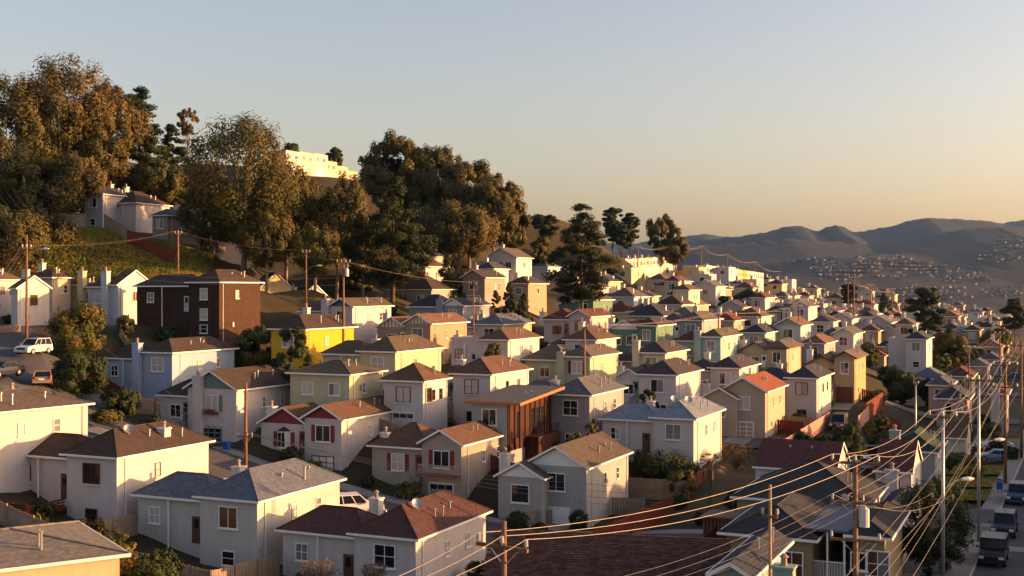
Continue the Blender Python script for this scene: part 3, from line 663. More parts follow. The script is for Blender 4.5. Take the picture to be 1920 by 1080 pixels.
    if mid and not cedar:
        for k in ((.12, .95) if rr.random() < .5 else (.08,)):
            b = MB(); b.tube((.06, L * k, -2), (.06, L * k, H - .2), .045, n=6); b.build('downspout', tm, root)
        if rr.random() < .6: b = MB(); b.box(.003, .14, L * .3, L * .3 + .3, 1.3, 1.9); b.build('meter_box', m_metal, root)
    # --- roof pipes
    for i in range(3 if mid else 1):
        kx, ky = (-W * rr.uniform(.1, .3), L * rr.uniform(.35, .8)) if S['roof'] != 'gside' else (-W * rr.uniform(.2, .8), L * .35)
        zb = H + rise * (.35 if S['roof'] in ('hip', 'gable', 'gside') else 0); b = MB(); r_ = rr.uniform(.05, .1); hh = rr.uniform(.5, .9)
        b.tube((kx, ky, zb - .3), (kx, ky, zb + hh), r_, n=6); b.tube((kx, ky, zb + hh), (kx, ky, zb + hh + .1), r_ * 1.7, n=6); b.build('vent_pipe', m_metal, roof)
    # --- wing on the left
    if not o.get('nowing') and o.get('xw') is not None:
        ws = o.get('wset', .9 if kind == 'back' else .5); wroof = o.get('wroof', 'hip'); wd = o.get('wdrop', .5 if kind == 'back' else .25)
        xw = local_x(S, reg, o['xw'], ws); xw = min(xw, -W - 1.2); xr = -W if not o.get('wover') else -W * .62
        wrc = o.get('wcol', rc)
        if wroof == 'gable':
            block(root, xw, xr + .003, ws, ws + 5.0, H - wd, 'gable', wc, wrc, S, 'wing_', ped=o.get('wped', o.get('ped')), ov=.32, trim=trim)
            block(root, xw + .05, -W + .3, ws + 4.6, L - .6, H - wd + .1, 'hip', wc, wrc, S, 'rear_', sides='l')
            cw = (xw + xr) / 2 if o.get('wover') else (xw - W) / 2
        elif wroof == 'flat': block(root, xw, -W - .003, ws - .8, ws + 6, H - .15, 'flat', wc, wrc, S, 'wing_'); ws -= .8; cw = (xw - W) / 2
        else:
            block(root, xw, -W + .3, ws, min(ws + (4.5 if kind == 'back' else 6.0), L - .3), H - wd, 'hip', wc, wrc, S, 'wing_', sides='fl'); cw = (xw - W) / 2
        wl = abs(xr - xw)
        if kind == 'back' and wl > 3:       # porch: window, door, small window
            window(root, 'f', ws, xw + wl * .25, up - wd + .1, 1.0, 1.2, fm, None, 1, 1, tm)
            b = MB(); b.box(-W - 1.5, -W - .65, ws - .05, ws + .02, H - 4.0, H - 1.9); dr = b.build('door', trimm(rr.choice(['white', 'brown', 'grey'])), root)
            q = MB(); q.box(-W - 1.3, -W - .85, ws - .07, ws - .05, H - 2.8, H - 2.1); q.build('door_glass', GLASS[0], dr)
            if mid: b = MB(); b.tube((-W - wl * .52, ws - .3, -1), (-W - wl * .52, ws - .3, H - wd - .15), .07, n=6); b.build('porch_post', tm, root)
        elif wl > 1.6:
            if wl > 2.6 and mid and not o.get('wover') and wroof != 'flat':      # front door with steps
                zf = H - wd - 2.75; b = MB(); b.box(-W - .98, -W - .16, ws - .05, ws + .02, zf, zf + 2.05); dr = b.build('door', trimm(rr.choice(['brown', 'maroon', 'white', 'teal'])), root)
                q = MB(); q.box(-W - .8, -W - .34, ws - .065, ws - .05, zf + 1.2, zf + 1.8); q.build('door_glass', GLASS[0], dr)
                ns = max(2, int(zf / .22))
                for i in range(ns): q = MB(); q.box(-W - 1.15, -W - .02, ws - .9 - (i + 1) * .27, ws - .9 - i * .27 - .002, -1.5, zf - .03 - (i + 1) * zf / (ns + 1)); q.build('step', m_concrete, root)
                q = MB(); q.box(-W - 1.15, -W - .02, ws - .9, ws - .003, -1.5, zf - .03); q.build('landing', m_concrete, root)
                for k in (-W - 1.12, -W - .06): q = MB(); q.tube((k, ws - .05, zf + .9), (k, ws - .9, zf + .9), .025, n=5); q.tube((k, ws - .9, zf + .9), (k, ws - .9 - ns * .27, zf / ns + .85), .025, n=5); q.tube((k, ws - .9, zf), (k, ws - .9, zf + .9), .025, n=5); q.tube((k, ws - .9 - ns * .27, -.3), (k, ws - .9 - ns * .27, zf / ns + .85), .025, n=5); q.build('handrail', m_metal, root)
            wy, ww2 = (up - wd - .05), min(1.7 if o.get('wwin') == 'big' else 1.35, wl * .5)
            if o.get('wwin') == 'pair':
                for k in (.3, .72): window(root, 'f', ws, xw + wl * k, wy, wl * .22, 1.3, fm, 0, 0, 0, tm)
            elif o.get('bay'):
                b = MB(); q = [(cw - .75, ws), (cw - .45, ws - .5), (cw + .45, ws - .5), (cw + .75, ws)]
                for (ax_, ay), (bx_, by) in zip(q[:-1], q[1:]): b.face([(ax_, ay, wy - .2), (bx_, by, wy - .2), (bx_, by, wy + 1.6), (ax_, ay, wy + 1.6)])
                b.face([(p[0], p[1], wy - .2) for p in q][::-1]); bw = b.build('bay_window', tm, root)
                t = MB(); t.face([(q[0][0]-.1, ws, wy+1.6), (q[1][0], ws-.6, wy+1.6), (cw, ws, wy+2.05)]); t.face([(q[1][0], ws-.6, wy+1.6), (q[2][0], ws-.6, wy+1.6), (cw, ws, wy+2.05)]); t.face([(q[2][0], ws-.6, wy+1.6), (q[3][0]+.1, ws, wy+1.6), (cw, ws, wy+2.05)])
                t.build('bay_roof', roofm('dark brown'), bw)
                for k in (-.22, .22): g = MB(); g.box(cw + k - .18, cw + k + .18, ws - .53, ws - .49, wy, wy + 1.45); g.build('pane', GLASS[0], bw)
                shutters(root, 'f', ws, cw, wy, 1.5, 1.4, trimm(o.get('shut', 'maroon')))
            else:
                window(root, 'f', ws, cw, wy, ww2, 1.55 if o.get('wwin') == 'big' or o.get('wshut') else 1.25, fm, 0 if o.get('wwin') == 'big' else None, 0 if o.get('wwin') == 'big' else 1, 1 if o.get('wshut') else 0, tm)
                if o.get('wshut'): shutters(root, 'f', ws, cw, wy, ww2, 1.55, trimm(o['shut']))
    if o.get('nowing') and S['id'][0] in 'po' and S['roof'] != 'gside' and rr.random() < .92:      # lower addition beside or before the main volume
        ww_ = rr.uniform(2.6, 4.2); block(root, -W - ww_, -W + .2, rr.uniform(.4, 2.5), L - rr.uniform(1, 3), H - rr.uniform(.3, 1.6), rr.choice(['hip', 'hip', 'gable', 'flat']), wc, rc, S, 'wing_', sides='fl')
    for (xl, xc, ye, y0, ln, rf) in o.get('blocks', []):
        a, c = local_x(S, reg, xl, y0), local_x(S, reg, xc, y0); Hb = local_z(S, reg, ye, c, y0)
        block(root, a, c, y0, y0 + ln, Hb, rf, wc, rc, S, 'front_', ov=.45, pitch=.46)
        window(root, 'f', y0, c - (c - a) * .22, Hb - 2.5, 1.3, 1.5, tm, 2, 1, 1, tm); window(root, 'f', y0, a + (c - a) * .2, Hb - 2.2, .9, 1.0, tm, 0, 1, 0, tm)
    if o.get('rail'):
        a, c = local_x(S, reg, 720, -9), local_x(S, reg, 1030, -9); zb = local_z(S, reg, 1060, a, -9)
        b = MB(); b.box(a, c, -9.6, -1, zb - 2.5, zb); bo = b.build('porch', m_concrete, root)
        for i in range(24): k = a + .05 + i * (c - a - .1) / 23; q = MB(); q.box(k - .018, k + .018, -9.55, -9.51, zb, zb + .95); q.build('baluster', tm, bo)
        q = MB(); q.box(a, c, -9.58, -9.48, zb + .95, zb + 1.02); q.build('handrail', tm, bo)
        q = MB(); q.box(a + .3, a + 1.3, -1.2, -.05, zb, zb + 2.2); q.build('dark_opening', GLASS[0], bo)
        for k in (a + .06, (a + c) / 2, c - .1): q = MB(); q.box(k - .06, k + .06, -9.62, -9.5, zb, zb + 2.9); q.build('porch_post', tm, bo)
        q = MB(); q.box(a - .2, c + .2, -9.8, .2, zb + 2.9, zb + 3.05); q.build('porch_roof', roofm('blue grey'), bo)
    # --- chimney seen in the photo
    if o.get('ch'):
        cx, cy, where = o['ch']; ws = o.get('wset', .9 if kind == 'back' else .5)
        yl = {'front': min(ws, 0) - .3, 'mid': 1.6, 'far': L * .62}[where]
        x = local_x(S, reg, cx, yl); z1 = local_z(S, reg, cy, x, yl); z1 = min(max(z1, H + .5), H + 3.4)
        z0 = -2.5 if where == 'front' else H - 1.5
        near_w = 1.0 if where == 'front' else .85
        chimney(root, x, yl, z0, z1 - .35, near_w, .8, wallm(wc) if where == 'front' and wc not in ('brown shingle',) else m_brick)
    elif rr.random() < .75 and not cedar and kind != 'low' and S['id'] not in ('M2', 'N2', 'f2', 'h6', 'J'):
        chimney(root, -W * .75, L * rr.uniform(.3, .7), H - 1, H + rise + .8, .8, .7)
    for i in range(o.get('dish', 0)): dish(root, (-W * .35 - i * 1.6, L * .3, H + rise * .55), m_metal)
    if o.get('deck'):
        x0, x1 = -W - 4.6, -W - .2; b = MB(); b.box(x0 - 4, x1, -4.2, .8, 1.2, 1.4); bo = b.build('deck', m_fencedark, root)
        for i in range(5):
            q = MB(); q.box(x0 - 4, x1, -4.25, -4.2, 1.45 + i * .2, 1.58 + i * .2); q.build('slat', m_fencedark, bo)
        for i in range(7): k = x0 - 4 + i * (x1 - x0 + 4) / 6; q = MB(); q.box(k - .06, k + .06, -4.2, -4.08, -2, 2.5); q.build('post', m_fencedark, bo)
        for i in range(4): q = MB(); q.box(x1 + .02, x1 + .07, -4.2, -.1, 1.45 + i * .22, 1.6 + i * .22); q.build('slat', m_fencedark, bo)
        for i in range(12): q = MB(); q.box(x0 - 4 + i * .68, x0 - 4 + i * .68 + .62, -4.17, -4.12, -1.5, 1.2); q.build('board', m_fencedark, bo)
    if o.get('shingles'):
        # every shingle of the big roof below the camera
        ov = .38; X0, X1, Y0, Y1 = -W - ov, ov, -ov, L + ov; rise = PITCH * .92 * (L + 2 * ov) / 2; ym = (Y0 + Y1) / 2; nr = 34; vv, ff = [], []
        for i in range(nr):
            t0, t1 = i / nr, (i + 1.15) / nr; x = X0 + (.22 if i % 2 else 0)
            while x < X1 - .05:
                w_ = random.uniform(.26, .5); lift = random.uniform(.015, .05); xe = min(x + w_ - .02, X1); n = len(vv)
                ya, yb = Y0 + (ym - Y0) * t0, Y0 + (ym - Y0) * min(t1, 1); za, zb = H + rise * t0 + lift + .02, H + rise * min(t1, 1) + .012
                vv += [(x,ya,za-lift-.015),(xe,ya,za-lift-.015),(x,ya,za),(xe,ya,za),(xe,yb,zb),(x,yb,zb)]; ff += [(n,n+1,n+3,n+2),(n+2,n+3,n+4,n+5)]; x += w_
        mb = MB(); mb.v, mb.f, mb.m = vv, ff, [0] * len(ff)
        s = mb.build('shingles', mat('shingle_maroon', '#4a322c', rough=.9, var=.2, island=.4, scale=2), roof); s['kind'] = 'stuff'
    return root
def leaf_part(name, pts, size, m, parent=None, outward=None, aspect=.5):
    """leaf-sized quads at pts (numpy n x 3)"""
    n = len(pts); a = rng.normal(0, 1, (n, 3)); a /= np.linalg.norm(a, axis=1)[:, None]
    if outward is not None: nrm = outward * 1.9 + a * .5; nrm /= np.linalg.norm(nrm, axis=1)[:, None] + 1e-6
    else: nrm = a
    b = rng.normal(0, 1, (n, 3)); u = np.cross(nrm, b); u /= np.linalg.norm(u, axis=1)[:, None] + 1e-6; w = np.cross(nrm, u)
    s = size * rng.uniform(.6, 1.4, (n, 1)); u = u * s; w = w * s * aspect
    v = np.stack([pts - u, pts - w * .9 + u * .1, pts + u, pts + w * .9 - u * .1], 1).reshape(-1, 3)
    return link(name, np_mesh(name, v, np.arange(4 * n).reshape(-1, 4), m), parent)
LAB = {
'A':'white stucco house with dark brown hipped roof, rooftop dish and dark red deck behind',
'B':'white clapboard house with blue-grey hipped roof and tall white chimney',
'C':'white house with maroon-brown hipped roof and a satellite dish near its ridge',
'D':'light blue house with dark brown hipped roof and broad blue chimney',
'E':'white house with grey-green shutters, flower box and green glazed garage door',
'F':'cream house with maroon gables, maroon shutters and a small bay window',
'G':'greige house with dark red shutters and a balcony above the garage',
'I':'grey house with white clapboard gables, big picture window and white garage door',
'J':'tall brown shingle-clad house with dark hipped roof below the grassy slope',
'K':'bright yellow house with dark brown hipped roof',
'M':'pale yellow house with olive-brown hipped roof beside a low flat addition',
'N':'white house with rust-brown hipped roof and brown-framed window behind the pyramid roof',
'O':'grey-lavender house with grey hipped roof beside the cedar-sided shed house',
'P':'white house with pale blue-grey roof carrying two satellite dishes',
'Q':'white house with olive roof and dark teal gable behind the bright yellow house',
'R':'tan house with half-timbered striped gable and orange-brown roof',
'S':'white house with flat-topped wing and rust-brown hipped roof',
'T':'pale green house with red shutters behind a wooden utility pole',
'U':'white house with small gabled porch and very dark hipped roof',
'V':'beige house with terracotta roof and white gridded garage door',
'W':'cream house with navy roof and navy-framed window beside the pink fence',
'X':'ochre-tan gabled house with brown garage door beside the red fence',
'h1':'white house with low grey-brown roof beside the curving asphalt street',
'h6':'peach house with low gravel-coloured roof in front of the yellow-flowering bushes',
'h5':'long maroon shingle roof with white gable end under the power lines',
'f2':'cream house with long brown roof and rust-coloured gable edge behind the maroon-shuttered house',
'N2':'white house wing with tall rust-brown pyramid roof and brown corner windows',
'M2':'low pale yellow addition with shallow olive roof and row of small windows',
'O2':'grey shed-roofed house with dark red cedar side and orange fascia',
'k1':'white bungalow with maroon roof and one wide low window',
'k2':'olive-beige bungalow with charcoal hipped roofs and white porch railing',
'k3':'grey-green house with navy gable roof and clapboard chimney',
'o8':'green house with white window frames and white gable over paired windows',
'o10':'mint house with mint chimney and red-brown roofed wing',
'o6':'pinkish white house with red-brown roof and red-framed windows below the dark cypress',
'o4':'blue-grey house with white gable and navy roof behind the striped gable house',
'o5':'cream house with blue-grey hipped roof in front of the dark conifer hedge',
'l2':'peach house with faceted bay and dark brown roof beside the streetlamp pole',
'l4':'blue-white house with tall chimney and sunlit gable beside the brown shingle house',
's4':'grey bungalow with dark green hipped roof beside the street',
}
def auto_label(S):
    rf = {'hip':'hipped','gable':'gabled','gside':'gabled','flat':'flat','shed':'sloping'}[S['roof']]
    tail = ''
    p = wpt(S, 0, 0)
    if S['id'][0] == 's': tail = ' beside the street of power poles'
    elif S['id'][0] == 'q': tail = ' on the hilltop under the eucalyptus trees'
    elif S['id'][0] == 'l': tail = ' at the foot of the grassy slope'
    ch = ' and chimney' if S['o'].get('ch') else ''
    wall = S['wc'].replace('yellow cream', 'creamy yellow')
    return f"{wall} house with {S['rc']} {rf} roof{ch}{tail}"
labs = {}
for S in SOL: S['label'] = LAB.get(S['id']) or auto_label(S)
from collections import Counter
cnt = Counter(S['label'] for S in SOL)
for S in SOL:
    if cnt[S['label']] > 1:       # tell look-alikes apart by the nearest house with a name of its own
        best = min((T for T in SOL if T['id'] in LAB and T is not S), key=lambda T: (T['X']-S['X'])**2 + (T['Y']-S['Y'])**2)
        S['label2'] = S['label'] + ', near the ' + ' '.join(LAB[best['id']].split()[:3]).replace(',', '')
for S in SOL: S['label'] = S.get('label2', S['label'])
for S in SOL: house(S, S['label'], 'hillside houses')

for S in SOL:
    if S['o'].get('kind') == 'front' and S['Y'] < 200 and S['H'] > 4.9 and S['id'][0] != 'l':
        strip('driveway', [wpt(S, -S['W'] * .5, -.1), wpt(S, -S['W'] * .5, -4.8)], 2.8, m_concrete, .17, seg=1.0, thick=.3)
# attached flat-roofed row houses on the ridge and on the hilltop
def rowhouses(x0, y0, z0, n, length, dz, H, cols, label, group):
    p = at(x0, y0, z0); w = length / n
    for i in range(n):
        c = cols[i % len(cols)]; hgt = H + random.uniform(-.5, .5)
        S = dict(X=p.x + D[0] * w * i, Y=p.y + D[1] * w * i, Z=p.z + dz * i / max(n - 1, 1), W=9.0, L=w - .02, H=hgt, d=D, e=E)
        root = empty('row_house', (S['X'], S['Y'], S['Z'] - hgt), -TH); tag(root, f"{c} flat-roofed row house {label}", 'house', group)
        block(root, -9, 0, 0, w - .02, hgt, 'flat', c, 'gravel', S)
        for k in (.25, .72):
            window(root, 'r', 0, w * k, hgt - 2.2, 1.6, 1.3, trimm('white'), random.choice([0, 3, 2]), 1, 0)
        b = MB(); b.box(.0, .06, w * .15, w * .6, 0, 2.0); b.build('garage_door', trimm(random.choice(['brown', 'grey', 'white'])), root)
        if random.random() < .6: chimney(root, -3, w * .5, hgt - .2, hgt + 1.3, .7, .7)
        b = MB(); b.tube((-1.5, w * .3, hgt), (-1.5, w * .3, hgt + 1.0), .09, n=6); b.build('vent_pipe', m_metal, root)
    # the party wall's end shows towards the camera
rowhouses(1324, 499, 450, 12, 97, -1.8, 5.6, ['white','cream white','white','cream','peach','white','yellow cream','yellow','cream','white'], 'in the terrace along the ridge', 'terrace along the ridge')
rowhouses(1172, 487, 400, 8, 60, 2.2, 5.2, ['white','pink white','cream','peach','white','yellow cream'], 'in the terrace beneath the ridge pines', 'terrace beneath the pines')
rowhouses(536, 283, 380, 3, 24, .6, 6.4, ['cream white','cream','cream white'], 'on the wooded hilltop skyline', 'hilltop terrace')
rowhouses(612, 303, 405, 3, 20, -2.2, 5.6, ['yellow cream','yellow cream','peach'], 'on the wooded hilltop skyline', 'hilltop terrace')

# the many small houses farther along the slope
taken = [(S['X'] - S['W'] / 2, S['Y'] + S['L'] / 2) for S in SOL]
NF = 0; fw = ['white','white','cream','cream white','pink white','beige','tan','peach','blue white','mint white','yellow cream']; frc = ['dark brown','brown','grey brown','red brown','slate','navy','grey','orange brown']
for r_ in (181, 201, 222, 250, 271, 299, 320, 348, 372, 398, 425, 452, 480, 510, 545, 580, 615):
    s_ = -130.0
    while s_ < 60:
        s_ += random.uniform(10.5, 12.5)
        X_, Y_ = rs(r_ + random.uniform(-2, 2), s_); g_ = ground(X_, Y_); pxx, pyy = proj((X_, Y_, g_ + 5))
        if not 990 < pxx < 1960 or Y_ > 640: continue
        if pxx < 1300 and Y_ > 380: continue
        if pxx > 1700 and X_ > sx(Y_) - 10: continue
        if min((X_ - 2 - a) ** 2 + (Y_ + 5 - b) ** 2 for a, b in taken) < 88: continue
        if Y_ < 235 and not 1150 < pxx < 1560: continue
        if 72 < X_ < 140 and 440 < Y_ < 545 and pxx < 1445: continue
        taken.append((X_ - 2, Y_ + 5)); flat = Y_ > 330 and random.random() < .45
        H_ = random.uniform(4.8, 6.2); S = dict(id='d%d' % NF, reg='P', X=X_, Y=Y_, Z=g_ + H_, W=random.uniform(4.2, 6.5), L=random.uniform(9, 11.5), H=H_, d=D, e=E, roof='flat' if flat else random.choice(['hip','hip','gable']), wc=random.choice(fw), rc=random.choice(frc), o=dict(nowing=1))
        NF += 1
        root = empty('house', (X_, Y_, g_), -TH); w_ = S['wc'].replace('yellow cream', 'creamy yellow')
        tag(root, f"small distant {w_} house with {'flat' if flat else S['rc'] + ' ' + ('hipped' if S['roof'] == 'hip' else 'gabled')} roof on the descending slope", 'house', 'distant houses on the slope')
        if random.random() < .85: w2 = random.uniform(2.5, 4); block(root, -S['W'] - w2, -S['W'] + .2, random.uniform(.3, 2.5), S['L'] - random.uniform(.5, 3), H_ - random.uniform(.3, 1.6), random.choice(['hip', 'gable', 'flat']), S['wc'], S['rc'], S, 'wing_', sides='fl')
        rf, ri = block(root, -S['W'], 0, 0, S['L'], H_, S['roof'], S['wc'], S['rc'], S)
        window(root, 'f', 0, -S['W'] * .5, H_ - 2.2, 1.5, 1.3, trimm('white'), random.choice([0, 0, 3, 2]), 0); window(root, 'r', 0, S['L'] * random.uniform(.3, .7), H_ - 2.1, .8, 1.1, trimm('white'), 0, 0)
        if random.random() < .8: chimney(root, -S['W'] * random.uniform(.3, .9), S['L'] * random.uniform(.1, .6), H_ - 1.5, H_ + ri + random.uniform(.5, 1.4), .8, .7, pot=False)
        b = MB(); k = S['L'] * random.uniform(.2, .8); b.tube((-1, k, H_), (-1, k, H_ + ri * .4 + .9), .09, n=5); b.build('vent_pipe', m_metal, rf)

# ------------------------------------------------------------------ trees and shrubs
m_euc = mat('leaves_eucalyptus', (.080,.074,.023), rough=.7, var=.35, scale=.25, island=.22, tint=(.125,.084,.028), transl=.22, spec=.2)
m_euc2 = mat('leaves_eucalyptus_olive', (.070,.074,.021), rough=.7, var=.35, scale=.3, island=.22, tint=(.105,.08,.026), transl=.22, spec=.2)
m_euc3 = mat('leaves_eucalyptus_deep', (.06,.066,.02), rough=.7, var=.4, scale=.3, island=.22, tint=(.10,.08,.025), transl=.2, spec=.2)
m_cyp = mat('leaves_cypress', (.026,.036,.014), rough=.8, var=.4, scale=.4, island=.25, transl=.08, spec=.15)
m_con = mat('leaves_conifer', (.055,.068,.018), rough=.8, var=.4, scale=.5, island=.25, tint=(.09,.078,.02), transl=.12, spec=.15)
m_shr = mat('leaves_shrub', (.07,.085,.022), rough=.75, var=.4, scale=.9, island=.25, tint=(.13,.095,.024), transl=.22, spec=.2)
m_shd = mat('leaves_dark_shrub', (.035,.05,.016), rough=.8, var=.4, scale=.9, island=.25, transl=.15, spec=.2)
m_yel = mat('leaves_yellow_flowering', (.20,.135,.015), rough=.7, var=.4, scale=1.2, island=.5, tint=(.08,.085,.02), transl=.2)
m_dry = mat('dry_twigs', (.13,.085,.045), rough=.9, var=.35, island=.4, scale=2, transl=.1)
m_bark = mat('bark', (.10,.07,.045), rough=.95, var=.35, scale=2, streak=.3, bump=.6)
m_barkp = mat('bark_pale', (.24,.17,.11), rough=.95, var=.3, scale=2, streak=.4, bump=.5)
def clump_pts(c, r, n, squash=(1,1,1)):
    v = rng.normal(0, 1, (n, 3)); v /= np.linalg.norm(v, axis=1)[:, None] + 1e-6
    rad = rng.uniform(0, 1, (n, 1)) ** .45
    return np.asarray(c) + v * rad * r * np.asarray(squash), v
def tree(kind, cx, ytop, ybot, hw, z, label, group=None, m=None, dens=1.0, name=None, lean=0.0):
    if kind in ('bush', 'dry', 'con'):
        zz = ground_hit(cx, ybot, z) if z > 0 else None; z = abs(float(zz or z))
    top = at(cx, ytop, z); bot = at(cx, ybot, z); Rr = hw / F * z; X, Y = top.x, z; g = ground(X, Y); hz = (top.z - bot.z) / 2; cz = (top.z + bot.z) / 2
    if kind in ('bush', 'con') and bot.z > g + .3:      # foliage down to the soil
        bot.z = max(g, bot.z - 1.5 * (top.z - bot.z)); hz = (top.z - bot.z) / 2
    base_z = min(g, bot.z); root = empty(name or {'euc':'eucalyptus_tree','cyp':'cypress_tree','con':'conifer_tree','pine':'pine_tree','bush':'shrub','dry':'bare_shrub'}[kind], (X, Y, base_z))
    tag(root, label, 'shrub' if kind in ('bush', 'dry') else 'tree', group)
    Z0, Z1 = bot.z - base_z, top.z - base_z; clumps = []; outw = []
    if kind in ('euc', 'bush', 'dry'):
        K = int(max(18, 130 * dens)) if kind == 'euc' else int(40 * dens) + 10
        for i in range(K):
            v = rng.normal(0, 1, 3); v /= np.linalg.norm(v); q = rng.uniform(.35, 1) ** .5
            t = v[2] * q; wid = (1.0 - .25 * max(-t, 0)) if kind == 'euc' else 1.0
            c = np.array([v[0] * q * Rr * wid, v[1] * q * Rr * wid, Z0 + hz * (1 + t * .92)]); r = Rr * (rng.uniform(.11, .25) if kind == 'euc' else rng.uniform(.2, .38))
            clumps.append((c, r, (1, 1, 1.3 if kind == 'euc' else .9)))
    elif kind == 'con':
        for i in range(int(90 * dens)):
            t = rng.uniform(0, 1) ** 1.25; a = rng.uniform(0, 6.28); w = Rr * (1.02 - t) ** .85 * rng.uniform(.45, 1.0)
            clumps.append((np.array([math.cos(a) * w, math.sin(a) * w, Z0 + 2 * hz * t]), Rr * rng.uniform(.16, .3) * (1.1 - .55 * t), (1, 1, .8)))
    elif kind == 'cyp':
        for i in range(int(110 * dens)):
            t = rng.uniform(0, 1); a = rng.uniform(0, 6.28); prof = min(1.0, (1.12 - t) * 1.45) * (.6 + .4 * min(1, t * 4)); w = Rr * prof * rng.uniform(.3, 1.05)
            clumps.append((np.array([math.cos(a) * w, math.sin(a) * w, Z0 + 2 * hz * t - w * .05]), Rr * rng.uniform(.2, .36) * (.55 + .45 * prof), (1, 1, .46)))
    elif kind == 'pine':
        for i in range(int(50 * dens)):
            t = rng.uniform(0, 1) ** .7; a = rng.uniform(0, 6.28); w = Rr * (1 - abs(t - .6) * .75) * rng.uniform(.2, 1.0)
            clumps.append((np.array([math.cos(a) * w, math.sin(a) * w, Z0 + 2 * hz * t]), Rr * rng.uniform(.2, .36), (1, 1, .45)))
    N = int(min(25500, max(1500, 300 * dens * (Rr * hz * 1.3)))) if kind not in ('bush', 'dry', 'con') else int(min(11000, max(1100, 1500 * Rr * max(hz, .5))))
    vol = np.array([c[1] ** 2 for c in clumps]); vol /= vol.sum(); P, O = [], []
    for (c, r, sq), f in zip(clumps, vol):
        p, v = clump_pts(c, r, max(8, int(N * f)), sq); P.append(p); O.append(v * .6 + (p - np.array([0, 0, Z0 + hz])) / max(Rr, hz) * .6)
    P = np.concatenate(P); O = np.concatenate(O); sz = max(.12, min(.55, z / F * 2.85)) * (.85 if kind in ('con', 'cyp', 'pine') else 1)
    if kind == 'dry':
        mb = MB()
        for i in range(90):
            a = rng.uniform(0, 6.28); w = Rr * rng.uniform(.2, 1); e = (math.cos(a) * w, math.sin(a) * w, Z0 + 2 * hz * rng.uniform(.4, 1)); k = (e[0] * .35, e[1] * .35, e[2] * .5)
            mb.tube((0, 0, 0), k, .03, .02, 4, caps=False); mb.tube(k, e, .02, .008, 4, caps=False)
        mb.build('branches', m_dry, root); leaf_part('crown', P[::6], .1, m_dry, root, O[::6]); return root
    leaf_part('crown', P, sz, m or {'euc':m_euc,'cyp':m_cyp,'con':m_con,'pine':m_cyp,'bush':m_shr}[kind], root, O, aspect=.55)
    mb = MB(); tr = max(.08, Rr * (.055 if kind != 'bush' else .05)); topz = Z0 + hz * (1.3 if kind in ('con', 'cyp') else .9)
    k = (rng.uniform(-.05, .05) * Rr + lean, rng.uniform(-.05, .05) * Rr, max(topz * .55, .3))
    mb.tube((0, 0, -1.2), k, tr * 1.15, tr * .8, 9, caps=False); mb.tube(k, (k[0] * .3, k[1], topz), tr * .8, tr * .3, 8, caps=False)
    tb = mb.build('trunk', m_barkp if kind == 'euc' else m_bark, root, smooth=True)
    if kind in ('euc', 'pine', 'cyp'):
        lm = MB()
        for i in rng.permutation(len(clumps))[:22 if kind == 'euc' else 14]:
            c = clumps[i][0]; s = max(k[2] * .7, min(c[2] - .5, topz * rng.uniform(.45, .95))); st = Vector((k[0] * .6, k[1], s)); md = st.lerp(Vector(c), .5) + Vector((0, 0, -.06 * Rr)); 
            lm.tube(st, md, tr * .4, tr * .26, 6, caps=False); lm.tube(md, c, tr * .26, tr * .07, 5, caps=False)
        lm.build('limbs', m_barkp if kind == 'euc' else m_bark, root, smooth=True)
    return root
GE = 'eucalyptus trees on the hillside'
for a in ((115,92,330,95,232,'tallest eucalyptus at the top of the wooded hill',1.3),(30,135,380,85,226,'broad eucalyptus on the wooded hill beside the tallest one',1.2),(200,150,372,75,236,'leaning eucalyptus with bare pale stems beside the dark cypress',1.1),
          (60,265,470,90,205,'low-branching eucalyptus above the streetlamp pole',1.2),(135,280,410,65,214,'eucalyptus overhanging the white hilltop house',.9),(-40,230,470,80,212,'eucalyptus at the outer edge of the wooded hill',.9),
          (20,390,510,75,190,'dense olive tree at the foot of the wooded hill',.8),
          (455,212,455,112,202,'huge round-crowned eucalyptus above the brown shingle house',1.6),(400,330,480,62,206,'eucalyptus merging with the huge round crown',.9),(535,300,480,70,215,'eucalyptus beside the huge round crown',1.0),
          (630,345,500,60,212,'forked eucalyptus with pale trunk behind the wires',.9),(590,420,520,55,200,'low eucalyptus behind the utility pole with the transformer',.8),(650,330,440,50,240,'eucalyptus below the hilltop terrace',.7),
          (735,248,400,62,300,'airy tall eucalyptus at the crest of the grove',.7),(815,268,430,68,300,'middle eucalyptus of the airy grove',.8),(880,290,450,62,296,'eucalyptus with gaps of sky in the grove',.8),(925,322,470,58,290,'rounded eucalyptus at the end of the grove',1.0),
          (300,290,385,50,238,'brown-green eucalyptus behind the hilltop gardens',1.0),(500,390,505,60,198,'low spreading eucalyptus above the brown shingle roof',.9),(680,400,505,42,225,'eucalyptus between forked tree and black cypress',.7),(760,300,430,60,310,'airy eucalyptus behind the crest of the grove',.7),(95,400,490,50,196,'dark olive eucalyptus over the grassy bank',.8),(160,200,380,70,240,'red-stemmed eucalyptus in the middle of the wooded hill',1.0),(860,380,485,75,280,'lower eucalyptus mass of the grove',.9),(960,370,478,34,292,'slim eucalyptus closing the grove',.7),(790,380,480,45,284,'eucalyptus behind the black cypress',.6)):
    tree('euc', *a[:5], a[5], GE, m=m_euc2 if a[0] in (455, 400, 535, 20, 590, 30, 880, 300) else m_euc3 if a[0] in (60, 630, 815, 960, 790, -40, 95, 680) else m_euc, dens=a[6])
tree('cyp', 262, 165, 395, 62, 246, 'dark layered cypress behind the leaning eucalyptus', None)
tree('cyp', 325, 235, 400, 42, 248, 'dark cypress beside the round-crowned eucalyptus', None)
tree('euc', 352, 192, 262, 20, 252, 'thin wispy sapling on the skyline between cypress and round crown', None, dens=.35)
tree('cyp', 735, 332, 535, 78, 208, 'black-green spreading cypress above the hillside houses', None, dens=1.5)
